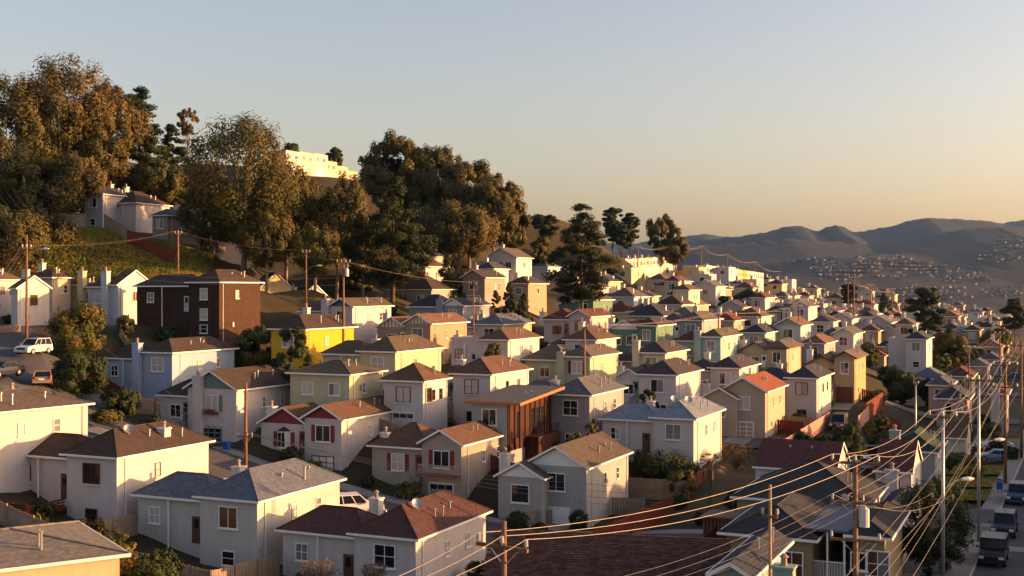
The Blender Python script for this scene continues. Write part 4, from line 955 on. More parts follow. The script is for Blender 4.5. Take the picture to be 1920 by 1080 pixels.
tree('con', 840, 478, 580, 44, 196, 'bushy green conifer beside the mauve-tan house', None, dens=1.2)
tree('con', 672, 470, 540, 36, 205, 'dense green conifer behind the transformer pole', None, m=m_con)
for i, (a, b) in enumerate(((930, 545), (955, 530), (982, 550), (905, 560))): tree('con', a, b, 632, 26, 186, 'dark conifer in the clump behind the blue-grey roof', 'conifer clump', m=m_shd if i % 2 else m_con)
tree('cyp', 1092, 385, 562, 62, 198, 'tall dark cypress with bare leaning trunk among the houses', None, dens=1.25)
tree('pine', 1148, 392, 452, 22, 420, 'tallest slender pine on the ridge', 'pines on the ridge', dens=1.3); tree('pine', 1182, 402, 462, 20, 425, 'fuller pine beside the tallest ridge pine', 'pines on the ridge', dens=1.3); tree('pine', 1168, 420, 466, 20, 418, 'lower pine between two ridge pines', 'pines on the ridge', dens=1.3)
tree('euc', 1240, 405, 475, 34, 440, 'see-through eucalyptus on the ridge', None, dens=.35); tree('euc', 1265, 440, 495, 26, 436, 'rusty round tree at the end of the ridge', None, dens=.8)
tree('pine', 1020, 405, 450, 28, 400, 'low pine at the end of the eucalyptus grove', None); tree('bush', 1015, 440, 475, 22, 330, 'green bush below the low pine', None)
for a in ((545,266,282,16,400,'small dark tree on the hilltop terrace'),): tree('bush', *a, m=m_shd)
tree('pine', 630, 278, 312, 18, 420, 'wispy pine behind the yellow hilltop house', None)
tree('pine', 1735, 540, 640, 38, 265, 'umbrella pine with tall bare trunk above the navy roofs', None, dens=1.2)
tree('cyp', 1902, 560, 615, 28, 330, 'dark cypress at the far end of the street', None)
tree('con', 1657, 545, 590, 15, 400, 'small dark conifer among the distant roofs', None); tree('pine', 1592, 535, 570, 16, 440, 'distant dark pine beside the double utility pole', None); tree('con', 1660, 560, 590, 26, 405, 'spreading dark conifer among the distant roofs', None, m=m_cyp)
BUSH = [('bush',1275,536,572,17,250,'round dark bush between the cream houses',m_shd),('bush',1405,545,592,28,262,'large dark bush beside the light blue house',m_shd),('bush',1360,555,590,14,262,'dark bush beside the large dark bush',m_shd),
 ('bush',1785,618,690,32,235,'big rounded tree beside the umbrella pine',m_shr),('bush',1835,650,690,18,240,'olive bush behind the lamp posts',m_shr),('bush',1870,618,665,28,275,'olive bush row beside the far street',m_shr),('bush',1765,665,700,16,205,'golden bush under the rounded tree',m_shr),('bush',1735,672,690,14,205,'bush below the umbrella pine',m_shr),('bush',1800,690,720,34,215,'dark undergrowth below the rounded tree',m_shd),
 ('bush',1690,688,760,34,160,'dark tree behind the red garden fence',m_shd),('bush',1740,705,762,16,165,'dark tree beside the grey bungalow roof',m_shd),('bush',1668,685,720,20,165,'small dark tree over the red garden fence',m_shd),('bush',1630,640,690,16,180,'bushes beside the ochre-tan house',m_shr),
 ('bush',1650,778,850,27,112,'golden conifer-like tree in the garden below the parked vans',m_shr),('bush',1590,780,830,30,112,'dark garden shrubs beside the pink fence',m_shd),('bush',1555,815,845,30,108,'low dark shrubs below the pink fence',m_shd),('bush',1500,810,840,22,118,'shrub by the black pickup',m_shd),
 ('bush',1745,882,1015,66,-84,'large dark rounded tree beside the corner bungalow',m_shd),('bush',1800,845,890,26,104,'bright bushes along the front lawns',m_shr),('bush',1830,870,905,14,108,'golden shrub on the front lawn',m_yel),('bush',1895,832,872,14,140,'clipped dark hedge by the pavement',m_shd),('bush',1870,820,850,12,142,'hedge by the driveway',m_shd),
 ('bush',150,560,690,52,131,'tall airy bush beside the curving street',m_shr),('bush',150,650,745,46,127,'dark lower bush beside the curving street',m_shd),('bush',225,725,790,36,122,'dark round shrub beside the light blue house',m_shd),('bush',195,770,795,28,118,'low green shrub above the driveway',m_shr),('bush',290,768,808,14,120,'dark shrub below the white front wing',m_shd),
 ('bush',475,610,698,40,128,'ochre leafy tree beside the yellow house',m_shr),('bush',548,604,712,36,-137,'dark cone-shaped tree in front of the yellow house',m_shd),
 ('bush',165,968,1030,34,68,'yellow-flowering bush beside the dark red deck',m_yel),('bush',65,962,1000,28,70,'olive bush below the dark red deck',m_shr),('bush',240,1005,1060,28,66,'yellow-green bush in front of the clapboard house',m_yel),('bush',285,1035,1085,68,64,'dark hedge in front of the clapboard house',m_shd),('bush',215,985,1040,30,67,'green bush between the yellow bushes',m_shr),
 ('dry',600,1045,1085,40,72,'leafless shrub in front of the maroon-brown roofed house',None),('dry',700,1055,1085,26,70,'bare twigs with white blossom below the curtained window',None),('dry',820,752,805,28,112,'tangle of tall dry stems behind the greige house',None),
 ('bush',970,958,995,22,98,'clipped dark green shrub under the picture window',m_shd),('bush',1012,980,998,14,98,'small dark shrub beside the white garage door',m_shd),('bush',1085,985,998,10,98,'little green shrub by the driveway',m_shr),('bush',690,890,915,12,112,'dark shrub by the greige house corner',m_shd),
 ('bush',1110,772,840,16,-124,'slender olive tree in front of the white house',m_shr),('bush',1080,806,838,22,-121,'golden shrub beside the slender olive tree',m_yel),('bush',1240,848,890,62,108,'long clipped hedge in front of the white house',m_shd),('bush',1280,880,930,30,96,'ivy tumbling over the red fence',m_shr),('bush',1275,925,955,16,92,'dark shrub inside the red fence',m_shd),('bush',1315,960,985,14,86,'low garden shrub behind the maroon roof',m_shd),
 ('dry',1380,830,880,36,104,'pale dry thicket beside the fan palm',None),('bush',1230,780,800,8,118,'clipped dark shrub',m_shd),('bush',1215,720,760,17,-149,'black-green shrub beside the gabled porch',m_shd),('bush',732,565,595,14,160,'small round tree in front of the dark roof',m_shd),('bush',925,640,665,14,158,'green bush behind the white parapet',m_shr),
 ('bush',235,590,605,16,158,'low green shrubs below the blue-white house',m_shr),('bush',1485,670,700,18,178,'bush beside the tan chimney',m_shd),('bush',1030,672,690,14,160,'yellow-green bush above the flat white wall',m_yel),('bush',312,612,640,18,150,'shrub at the brown shingle house door',m_shd)]
for k, cx, y0, y1, hw, z, lb, mm in BUSH:
    lb = lb if len(lb.split()) >= 4 else lb + ' beside the white house'
    tree(k, cx, y0, y1, hw, z, lb, None, m=mm)
# fan palm
p = at(1332, 905, 104); root = empty('fan_palm', (p.x, p.y, ground(p.x, p.y))); tag(root, 'fan palm with shaggy trunk in front of the white house', 'palm')
tz = at(1332, 868, 104).z - root.location.z
mb = MB(); mb.tube((0, 0, -.5), (0, 0, tz), .35, .28, 9); mb.build('trunk', m_bark, root)
for i in range(34):
    a = rng.uniform(0, 6.28); el = rng.uniform(-.9, 1.2); Ld = rng.uniform(1.0, 1.5); mb = MB(); d0 = Vector((math.cos(a) * math.cos(el), math.sin(a) * math.cos(el), math.sin(el))); c = Vector((0, 0, tz)) + d0 * Ld * .6
    mb.tube((0, 0, tz), c, .02, .012, 4, caps=False); sd = d0.cross(Vector((0, 0, 1))).normalized()
    for j in range(11): t = (j - 5) / 5; e = c + (d0 * math.cos(t * 1.2) + sd * math.sin(t * 1.2)) * .7 * Ld * .8; w = sd * .04; mb.face([c - w, c + w, e + Vector((0, 0, -.12))])
    mb.build('frond', m_con if el > -.2 else m_dry, root)
# grass on the slope and lawns
def grass(name, fn, n, size, label):
    pts = []
    for _ in range(n):
        x, y = fn(); pts.append((x, y, ground(x, y) + size * .4))
    o = leaf_part(name, np.array(pts), size, m_grass); tag(o, label, 'grass', kind='stuff'); return o
def slope():
    z = random.uniform(180, 206); u = (random.uniform(60, 400) - 960) / F; return u * z, z
grass('grass', slope, 48000, .22, 'rough sunlit grass covering the steep slope')
lw = MB()
for k, (z0, z1) in enumerate(((112, 118), (119.5, 126), (127.5, 134), (150, 158))):
    lw = MB(); lw.face([(sx(z0) - 5.5, z0, .2), (sx(z0) + .1, z0, .2), (sx(z1) + .1, z1, .2), (sx(z1) - 5.5, z1, .2)]); tag(lw.build('lawn', m_grass), kind='structure')
def lawn():
    z = random.choice([random.uniform(112, 118), random.uniform(119.5, 126), random.uniform(127.5, 134)]); return sx(z) - random.uniform(0, 5.4), z
pts = []
for _ in range(5000): x, y = lawn(); pts.append((x, y, .24))
tag(leaf_part('grass', np.array(pts), .09, m_grass), 'short green grass of the front lawns', 'grass', kind='stuff')
# undergrowth on the wooded hill
pts = []
while len(pts) < 84000:
    z = random.uniform(192, 445); x_ = random.uniform(-40, 1160)
    if x_ > 1010 and z < 300: continue; X_ = (x_ - 960) / F * z
    if in_house(X_, z, 2) or (x_ < 400 and z < 208): continue
    R_ = random.uniform(.5, 1.6); g_ = ground(X_, z); n_ = int(60 * R_)
    v = rng.normal(0, .5, (n_, 3)) * R_; v[:, 2] = np.abs(v[:, 2]) * .9; pts += [tuple(p) for p in (v + (X_, z, g_))]
tag(leaf_part('undergrowth', np.array(pts), .42, m_shr, aspect=.55), 'scrubby undergrowth covering the wooded hillside', 'undergrowth', kind='stuff')
def short(s):
    w = s.replace(',', '').split()[:9]
    while w[-1] in ('and', 'with', 'a', 'of', 'the', 'in', 'at', 'its', 'near', 'behind', 'beside', 'under', 'on', 'over', 'dark', 'white', 'small', 'grey', 'red', 'brown', 'green'): w.pop()
    return ' '.join(w)
# shrubs in the yards
YS = 0
for S in SOL:
    if S['Y'] > 230 or S['id'][0] == 'q': continue
    for k in range(4):
        x_, y_ = random.uniform(-S['W'] - 4, 2.6), random.choice([random.uniform(-3.2, -1.2), S['L'] + random.uniform(1, 3.5), random.uniform(0, S['L'])]); X_, Y_ = wpt(S, x_, y_)
        if in_house(X_, Y_, .9) or Y_ < 72: continue
        q_ = X_ * D[0] + Y_ * D[1]
        if any(abs(q_ - c_) < 6.2 for c_ in (94, 146, 195)) or X_ > sx(Y_) - 2: continue
        g_ = ground(X_, Y_); a_, b_ = proj((X_, Y_, g_)); R_ = random.uniform(.6, 1.5); hh = random.uniform(.9, 2.4); YS += 1
        tree('bush', a_, b_ - hh * F / Y_, b_, R_ * F / Y_, Y_, ['dark', 'olive', 'leafy'][k % 3] + ' yard shrub beside the ' + short(S['label']), 'yard shrubs', m=random.choice([m_shr, m_shd, m_shd]))
YF = []
for S in SOL:
    if S['o'].get('kind') == 'back' and S['Y'] < 215 and S['id'] not in ('h6', 'h1', 'J', 'o3'): YF.append((S, (1.6, .5), (1.6, -7.5))); YF.append((S, (1.6, -7.5), (-S['W'] - 4, -7.5)))
    elif S['o'].get('kind') == 'front' and S['Y'] < 215 and S['id'] in 'EFGIQRTUVX': YF.append((S, (.15, S['L'] * .55), (3.4, S['L'] * .55)))
# dead stumps standing on the slope
for i, (x, y0, y1) in enumerate(((212, 487, 497), (237, 474, 498), (263, 487, 500), (270, 489, 505))):
    p = at(x, y1, 183); g = ground(p.x, p.y); mb = MB(); h = (y1 - y0) / F * 183
    mb.tube((0, 0, -.5), (.1, 0, h * .6), .42, .3, 8); mb.tube((.1, 0, h * .6), (.25, 0, h), .3, .16, 7); mb.tube((0, .1, h * .4), (-.3, .1, h * .9), .2, .12, 6)
    o = mb.build('tree_stump', m_barkp); o.location = (p.x, p.y, g); tag(o, 'sawn pale tree stump standing on the grassy slope', 'stump', 'stumps on the slope')
# ------------------------------------------------------------------ utility poles and wires
POLES = {}
def pole(key, x, ytop, z, label, arms=(), lamp=None, transformer=None, m=None, r=.15, group='utility poles', base=None):
    top = at(x, ytop, z); g = ground(top.x, top.y) if base is None else base; h = top.z - g
    root = empty('utility_pole' if m is not m_metal else 'lamp_post', (top.x, top.y, g)); tag(root, label, 'pole', group)
    mb = MB(); mb.tube((0, 0, -1), (0, 0, h), r * 1.1, r * .75, 10); mb.build('post', m or m_wood, root, smooth=True); pts = {}
    for i, (dy, half, n, ang) in enumerate(arms):
        zz = h - dy; a = MB(); ca, sa = math.cos(R(ang)), math.sin(R(ang))
        q = MB(); q.box(-half, half, -.06 - r, .06 - r, zz - .07, zz + .07); q.v = [(v[0] * ca - v[1] * sa, v[0] * sa + v[1] * ca, v[2]) for v in q.v]; ao = q.build('crossarm', m_wood, root)
        for k in range(n):
            t = -half * .93 + 2 * half * .93 * k / (n - 1); c = (t * ca + r * sa, t * sa - r * ca)
            s = MB(); s.tube((c[0], c[1], zz + .05), (c[0], c[1], zz + .2), .03, n=5); s.tube((c[0], c[1], zz + .16), (c[0], c[1], zz + .42), .085, .07, 8); s.build('insulator', m_metal, ao)
            pts[(i, k)] = Vector((top.x + c[0], top.y + c[1], g + zz + .42))
        if half > .6:
            br = MB()
            for s_ in (-1, 1): br.tube((s_ * half * .6 * ca, s_ * half * .6 * sa, zz - .05), (0, 0, zz - .75), .025, n=5)
            br.build('brace', m_metal, root)
    if transformer:
        t = MB(); t.tube((r + .28, -.1, h - transformer), (r + .28, -.1, h - transformer + .95), .27, .27, 12); t.tube((r + .28, -.1, h - transformer + .95), (r + .28, -.1, h - transformer + 1.1), .2, .1, 10); t.build('transformer', mat('transformer_grey', '#b9bcbe', rough=.5, var=.1), root)
    if lamp:
        lx, ly, dz = lamp; t = MB(); zz = h - dz; prev = (0, 0, zz - .7)
        for k in range(1, 6): f = k / 5; cur = (lx * f, ly * f, zz - .7 + .7 * math.sin(f * 1.57)); t.tube(prev, cur, .035, n=6); prev = cur
        ar = t.build('lamp_arm', m_metal, root); q = MB(); v = Vector((lx, ly, 0)).normalized()
        q.tube(Vector(prev) - v * .1, Vector(prev) + v * .35, .1, .17, 8); q.tube(Vector(prev) + v * .35, Vector(prev) + v * .8, .17, .08, 8); q.build('lamp_head', mat('lamp_grey', '#c4c4c4', rough=.4, var=.08), ar)
    POLES[key] = dict(p=Vector((top.x, top.y, g + h)), h=h, g=g, pts=pts); return root
def wire(a, b, sag, r=.022, label='overhead power line strung between utility poles', n=22):
    mb = MB(); prev = None; L_ = (b - a).length
    c = [a.lerp(b, i / n) - Vector((0, 0, sag * 4 * (i / n) * (1 - i / n))) for i in range(n + 1)]
    for p, q in zip(c[:-1], c[1:]): mb.tube(p, q, r, n=5, caps=False)
    o = mb.build('power_line', m_wire, smooth=True); tag(o, label, 'wire', label); return o
pole('P1', 945, 978, 46, 'wooden power pole with one crossarm in front of the maroon shingle roof', [(.95, 1.2, 3, -35)], r=.14)
pole('P2', 1604, 862, 63, 'dark power pole with transformer and two crossarms before the corner bungalow', [(.15, 1.25, 3, -20), (2.25, 1.25, 4, -20), (4.2, 1.3, 2, -20)], transformer=3.5, r=.15)
pole('P3', 1444, 909, 61, 'thin pale wooden service pole beside the corner bungalow', [(1.6, .4, 2, -20)], m=m_woodlight, r=.1)
pole('P4', 1768, 768, 80, 'pale steel lamp post with one arm beside the large dark tree', [(.5, .9, 3, -25), (6.0, .7, 2, -25)], m=m_metal, lamp=(1.5, .4, 4.7), r=.13, base=0)
pole('P5', 1835, 706, 94, 'grey steel lamp post on the pavement behind the parked jeep', [(.3, .9, 3, -25)], m=m_metal, lamp=(1.5, .4, 5.0), r=.13, base=0)
pole('P6', 1885, 678, 122, 'brown wooden power pole beside the blue mailbox', [(.4, 1.2, 4, -25), (2.6, 1.2, 2, -25)], r=.17, base=0)
pole('P7', 1915, 640, 140, 'wooden power pole at the far end of the front lawns', [(.5, 1.2, 4, -25)], lamp=(1.6, .3, 5), r=.15, base=0)
pole('P8', 1717, 716, 150, 'slim lamp post with round top beside the parked vans', [(.3, .3, 2, 0)], m=m_metal, r=.12)
pole('P9', 1817, 648, 215, 'utility pole beside the dark undergrowth', [(.4, 1.0, 3, -25)], r=.15); pole('P10', 1875, 622, 270, 'utility pole among the dark-roofed bungalows', [(.4, 1.0, 3, -25)], r=.16)
pole('L1', 50, 440, 143, 'tall wooden pole with curved streetlamp arm beside the silver parked car', [(1.6, .5, 3, 20)], lamp=(2.0, -.3, 1.7), r=.16)
pole('L2', 334, 432, 184, 'bare wooden utility pole on the grassy slope', [(.5, .5, 3, 20)], r=.15); pole('L3', 574, 470, 192, 'slim utility pole against the eucalyptus trunks', [(.3, .6, 3, 10)], lamp=(1.8, -.2, 2.4), r=.14)
pole('L4', 644, 484, 158, 'wooden utility pole with grey transformer before the white house', [(.6, .9, 4, 10)], transformer=2.4, r=.17)
pole('C1', 461, 718, 112, 'brown wooden pole with crossarm between white and maroon-gabled houses', [(5.0, .8, 4, -20)], r=.15)
pole('C2', 1096, 612, 156, 'dark wooden pole in front of the pale green house', [(.2, .4, 2, 0)], r=.16); pole('C3', 888, 532, 186, 'thin pole in front of the conifer clump', [(.2, .4, 2, 0)], r=.13)
pole('C4', 1347, 589, 188, 'wooden pole in front of the mint house', [(.2, .5, 2, 0)], r=.15); pole('C5', 1498, 574, 228, 'wooden pole among the white gabled houses', [(.2, .5, 2, 0)], r=.16)
pole('C6', 1601, 520, 330, 'double-arm utility pole rising above the distant roofs', [(.2, 1.3, 4, -10)], r=.2); pole('C7', 1633, 534, 345, 'utility pole next along from the double-arm pole', [(.2, .8, 3, -10)], r=.18); pole('C8', 1673, 542, 355, 'utility pole before the spreading dark conifer', [(.2, .8, 3, -10)], r=.18); pole('C9', 1590, 531, 335, 'utility pole close beside the double-arm pole', [(.2, .5, 2, -10)], r=.16)
for i, (x, y, z) in enumerate(((1196, 463, 400), (1263, 455, 440), (1315, 462, 470), (1363, 477, 500), (1415, 491, 540), (1461, 509, 560), (1785, 560, 440), (1349, 502, 400))):
    pole('R%d' % i, x, y, z, 'distant utility pole on the ridge skyline', [(.3, .9, 3, 0)], r=.2, group='ridge poles')
NICK = dict(P1='maroon-roof pole', P2='transformer pole', P3='pale service pole', P4='lamp post by the dark tree', P5='lamp post by the jeeps', P6='mailbox pole', P7='lawn-end pole', P8='van lamp post', P9='undergrowth pole', P10='bungalow pole',
 L1='streetlamp pole', L2='grass-slope pole', L3='eucalyptus pole', L4='grey transformer pole', C1='crossarm garden pole', C2='pale-green-house pole', C3='conifer pole', C4='mint-house pole', C5='gable-house pole', C6='double-arm pole', C7='pole after it', C8='dark-conifer pole')
def conn(a, i, b, j, n, sag, r=.022, lab='overhead power line strung between utility poles'):
    if a in NICK and b in NICK: lab = ('thick' if r > .0165 else 'thin') + ' cable from the ' + NICK[a] + ' to the ' + NICK[b] + {0: '', 1: ' carried lower'}[min(i, 1)]
    A, B = POLES[a]['pts'], POLES[b]['pts']; ka = sorted(k for k in A if k[0] == i); kb = sorted(k for k in B if k[0] == j)
    for k in range(n): wire(A[ka[min(k, len(ka) - 1)]], B[kb[min(k, len(kb) - 1)]] + Vector((0, 0, .02 * k)), sag * (1 + .1 * k), r, lab)
thick = 'thick sunlit power line sweeping over the corner bungalow'
conn('P1', 0, 'P2', 0, 3, .75, .017, thick); conn('P2', 0, 'P4', 0, 3, .8, .017, thick); conn('P4', 0, 'P6', 0, 3, 1.2, .017, thick); conn('P6', 0, 'P7', 0, 3, .7, .017, thick); conn('P6', 0, 'P9', 0, 3, 1.6, .017, thick); conn('P9', 0, 'P10', 0, 3, 1.5, .017, thick)
offs = [at(400 + 60 * k, 1165 + 14 * k, 40) for k in range(4)]
for k in range(3): wire(POLES['P1']['pts'][(0, k)], at(560 + 45 * k, 1150, 30),   .25, .017, 'thick power line running down past the white house')
low = 'thin service line crossing below the transformer'
for k in range(4): wire(POLES['P2']['pts'][(1, k)], at(1120 + 8 * k, 1092 + 16 * k, 56), .5, .011, low)
conn('P2', 1, 'P4', 1, 2, .9, .011, low); conn('P2', 1, 'P5', 0, 3, 1.2, .011, low)
swp = 'slack cable sweeping up along the right-hand street'.replace('right-hand ', '')
for k in range(3): wire(at(1545 + 38 * k, 1125, 52), POLES['P6']['pts'][(1, k % 2)] + Vector((0, 0, -.9 * k)), 1.0, .011, swp)
for k in range(2): wire(at(1650 + 34 * k, 1125, 54), POLES['P7']['pts'][(0, k)] + Vector((0, 0, -2 - 1.0 * k)), 1.3, .011, swp)
up = 'thin cable strung above the upper street'
conn('L1', 0, 'L2', 0, 2, .8, .007, up); conn('L2', 0, 'L3', 0, 2, .8, .007, up); conn('L3', 0, 'L4', 0, 2, .5, .007, up); conn('L4', 0, 'C3', 0, 2, .6, .007, up); conn('L2', 0, 'L4', 0, 2, 1.0, .007, up)
for k in range(4): wire(POLES['L1']['pts'][(0, k % 3)], at(-30, 545 + 16 * k, 120), .4, .007, up)
for k in range(2): wire(POLES['L1']['p'] + Vector((0, 0, -2.8 - .8 * k)), POLES['L4']['p'] + Vector((0, 0, -2.6 - .9 * k)), 1.0, .007, up)
gar = 'thin dark cable strung over the gabled front gardens'
for k in range(4): wire(POLES['C1']['pts'][(0, k)], at(1240, 915 + 14 * k, 90), .9, .014, gar); wire(POLES['C1']['pts'][(0, k)], at(180, 640 + 30 * k, 130), .5, .014, gar)
conn('C2', 0, 'C4', 0, 2, .6, .016, gar); conn('C4', 0, 'C5', 0, 2, .6, .016, gar); conn('C3', 0, 'C2', 0, 2, .5, .016, gar)
rg = 'distant cable strung along the ridge'
for a, b in (('R1','R2'),('R2','R3'),('R3','R4'),('R0','R1'),('R4','R5'),('C6','C7'),('C7','C8')): conn(a, 0, b, 0, 3, 1.6, .025, rg)

# ------------------------------------------------------------------ vehicles
def car(x, y, z, head, color, kind, label, s=1.0, gz=None):
    """x, y: photo pixel of the ground under the car's middle"""
    p = at(x, y, z); g = (ground(p.x, p.y) + .14) if gz is None else gz
    root = empty('parked_car', (p.x, p.y, g), R(head)); root.scale = (s, s, s); tag(root, label, {'sedan':'car','suv':'car','jeep':'jeep','van':'van','pickup':'pickup'}[kind])
    L_, W_, Hh = {'sedan':(4.6,1.75,1.42),'suv':(4.6,1.85,1.75),'jeep':(4.2,1.85,1.85),'van':(5.0,1.95,1.95),'pickup':(5.4,1.95,1.8)}[kind]
    pm = mat('paint_' + str(color), color, rough=.42, var=.03, spec=.4, coat=.15); b = .32; belt = {'sedan':.92,'suv':1.02,'jeep':1.15,'van':1.05,'pickup':1.05}[kind]; h2 = L_ / 2
    prof = {'sedan':[(-h2,.55),(-h2+.1,.82),(-1.3,.95),(1.0,.95),(h2-.25,.78),(h2,.55)],'suv':[(-h2,.6),(-h2+.06,1.0),(-1.3,1.04),(.85,1.05),(h2-.2,.9),(h2,.6)],
            'jeep':[(-h2,.6),(-h2,1.15),(-.8,1.16),(.6,1.16),(h2-.1,1.05),(h2,.6)],'van':[(-h2,.6),(-h2,1.05),(-.8,1.06),(1.3,1.06),(h2-.15,.9),(h2,.6)],'pickup':[(-h2,.7),(-h2,1.05),(-.6,1.06),(1.0,1.06),(h2-.15,.95),(h2,.65)]}[kind]
    rows = []; mb = MB()
    for yy, zb, k in ((-W_/2*.9, .28, .0), (-W_/2, .6, .55), (-W_/2*.93, 0, 1), (W_/2*.93, 0, 1), (W_/2, .6, .55), (W_/2*.9, .28, .0)):
        row = []
        for (px_, pz) in prof:
            zz = .28 if k == 0 else (min(.62, pz) if k == .55 else pz); xx = px_ * (.97 if k == 0 else 1); row.append(len(mb.v)); mb.v.append((xx, yy, zz))
        rows.append(row)
    for a, c in zip(rows, rows[1:] + rows[:1]):
        for i in range(len(prof) - 1): mb.f.append((a[i], a[i+1], c[i+1], c[i])); mb.m.append(0)
    mb.f.append(tuple(r_[0] for r_ in rows)); mb.m.append(0); mb.f.append(tuple(r_[-1] for r_ in rows)[::-1]); mb.m.append(0); mb.build('body', pm, root)
    cab = {'sedan':[(-1.75,-1.1),(-.75,.25),(1.05,.35)],'suv':[(-2.2,-1.95),(0,0),(1.05,.3)],'jeep':[(-2.0,-1.95),(0,0),(.75,.55)],'van':[(-2.45,-2.35),(0,0),(1.6,.8)],'pickup':[(-.75,-.6),(0,0),(1.15,.5)]}[kind]
    xb0, xt0 = cab[0]; xb1, xt1 = cab[2]; wt = W_ / 2 * (.78 if kind != 'jeep' else .9); wb = W_ / 2 * .92; zt = Hh - .06
    if kind == 'sedan': xt0, xt1 = -.95, .3
    g_ = MB(); B_ = [(xb0,-wb,belt-.06),(xb1,-wb,belt-.06),(xb1,wb,belt-.06),(xb0,wb,belt-.06)]; T_ = [(xt0,-wt,zt),(xt1,-wt,zt),(xt1,wt,zt),(xt0,wt,zt)]
    for i in range(4): j = (i + 1) % 4; g_.face([B_[i], B_[j], T_[j], T_[i]])
    g_.build('windows', mat('car_glass', (.008,.009,.011), rough=.2, var=.1, spec=.3), root); r_ = MB(); r_.box(xt0 - .04, xt1 + .04, -wt - .03, wt + .03, zt - .02, zt + .05); r_.build('roof', pm, root)
    for i in range(4): pl = MB(); pl.tube(Vector(B_[i]) * 1.004, Vector(T_[i]) * 1.004, .05, .045, 5); pl.build('pillar', pm, root)
    for s_ in (-1, 1):
        for k in ((.5,) if kind in ('sedan', 'jeep', 'pickup') else (.36, .68)):
            pl = MB(); pl.tube((xb0 + (xb1 - xb0) * k, s_ * wb * 1.005, belt - .06), (xt0 + (xt1 - xt0) * k, s_ * wt * 1.005, zt), .04, n=5); pl.build('pillar', pm, root)
    if kind == 'pickup': q = MB(); q.box(-h2 + .1, -.85, -W_/2*.8, W_/2*.8, 1.03, 1.075); q.build('load_bed', m_black, root)
    for sx_ in (-1, 1):
        for sy_ in (-1, 1):
            wx, wy = sx_ * (h2 - .88), sy_ * (W_ / 2 - .09); t = MB(); t.tube((wx, wy - .12, .34), (wx, wy + .12, .34), .35, n=16); ty = t.build('wheel', m_black, root)
            q = MB(); q.tube((wx, wy - .125, .34), (wx, wy + .125, .34), .21, n=12); q.build('rim', m_metal, ty)
    for sy_ in (-1, 1):
        q = MB(); q.box(h2 - .12, h2 + .015, sy_ * W_ * .36 - .18, sy_ * W_ * .36 + .18, .62, .8); q.build('headlight', mat('lamp_glass', '#d8d8d0', rough=.15, var=.05), root)
        q = MB(); q.box(-h2 - .015, -h2 + .06, sy_ * W_ * .39 - .12, sy_ * W_ * .39 + .12, .66, .95); q.build('tail_light', mat('tail_red', '#8e1a14', rough=.25, var=.1), root)
        q = MB(); q.box(.75, .9, sy_ * (W_/2 + .1) - .1, sy_ * (W_/2 + .1) + .1, belt, belt + .15); q.build('mirror', pm, root)
    for ex, nm in ((h2, 'front_bumper'), (-h2, 'rear_bumper')): q = MB(); q.box(ex - .08, ex + .06, -W_*.46, W_*.46, .34, .56); q.build(nm, m_black if kind in ('jeep', 'van') else pm, root)
    q = MB(); q.box(-h2 - .07, -h2 - .055, -.26, .26, .62, .76); q.build('number_plate', trimm('white'), root)
    q = MB(); q.box(h2 + .0, h2 + .03, -.5, .5, .58, .78); q.build('grille', m_black, root)
    return root
car(63, 645, 134, 257, '#b9bcc0', 'suv', 'silver sport utility vehicle parked nose-down beside the streetlamp pole', 1.0)
car(2, 690, 122, 255, '#27303f', 'sedan', 'dark blue sedan at the kerb of the curving street', 1.1)
car(82, 724, 124, 106, '#8d7f66', 'sedan', 'gold-brown car with red tail lights driving up the curving street', 1.05)
car(664, 951, 108, 20, '#d9d8d5', 'suv', 'white sport utility vehicle parked behind the blue-grey roof', 1.1)
car(432, 898, 108, 200, '#c9c6c0', 'pickup', 'white pickup parked in front of the garage with green glazing')
car(1480, 852, 118, 200, '#1d1d20', 'pickup', 'black pickup with chrome trim beside the pale dry thicket', 1.0)
car(1574, 748, 158, 245, '#4b4a48', 'van', 'dark grey van parked before the brown garage door', 1.0)
car(1632, 768, 142, 175, '#141518', 'van', 'black van parked behind the garden fence', 1.05)
car(1616, 776, 136, 185, '#9fb2c8', 'sedan', 'pale blue sedan parked in front of the black van', 1.0)
st = -(TH * 180 / math.pi) + 90 - 180
def street_car(z, off, color, kind, label, back=False):
    x = sx(z, off); px_, py_ = proj((x, z, .02)); hd = math.degrees(math.atan2(1, .49)) + (0 if back else 180); car(px_, py_, z, hd, color, kind, label, gz=.03)
street_car(87.5, 2.9, '#101114', 'jeep', 'black jeep parked at the kerb behind the white van of shadows'.replace(' behind the white van of shadows', ' facing down the street'))
street_car(97.5, 2.9, '#1c2434', 'suv', 'navy sport utility vehicle parked behind the black jeep')
street_car(112, 3.0, '#2c3c58', 'suv', 'blue sport utility vehicle parked beside the mailbox')
for k, (z, c) in enumerate(((150, '#8a8f96'), (160, '#aab3bf'), (172, '#2b2f36'), (186, '#b8b4ac'), (205, '#5c6470'), (228, '#a7a9ab'), (250, '#33415c'), (275, '#9a9a98'))):
    street_car(z, 3.0, c, 'sedan' if k % 2 else 'suv', ['grey','light steel','charcoal','beige','slate','silver','dark blue','pale grey'][k] + ' car in the row parked along the far street')
for x, y, z, c, l in ((1866, 806, 150, '#a9b0b8', 'silver hatchback in the driveway beside the pinkish house'), (1868, 822, 143, '#7f9ab8', 'pale blue car in the driveway below the silver hatchback'), (1900, 668, 262, '#30486e', 'dark blue car among the dark-roofed bungalows')):
    car(x, y, z, 165, c, 'sedan', l)

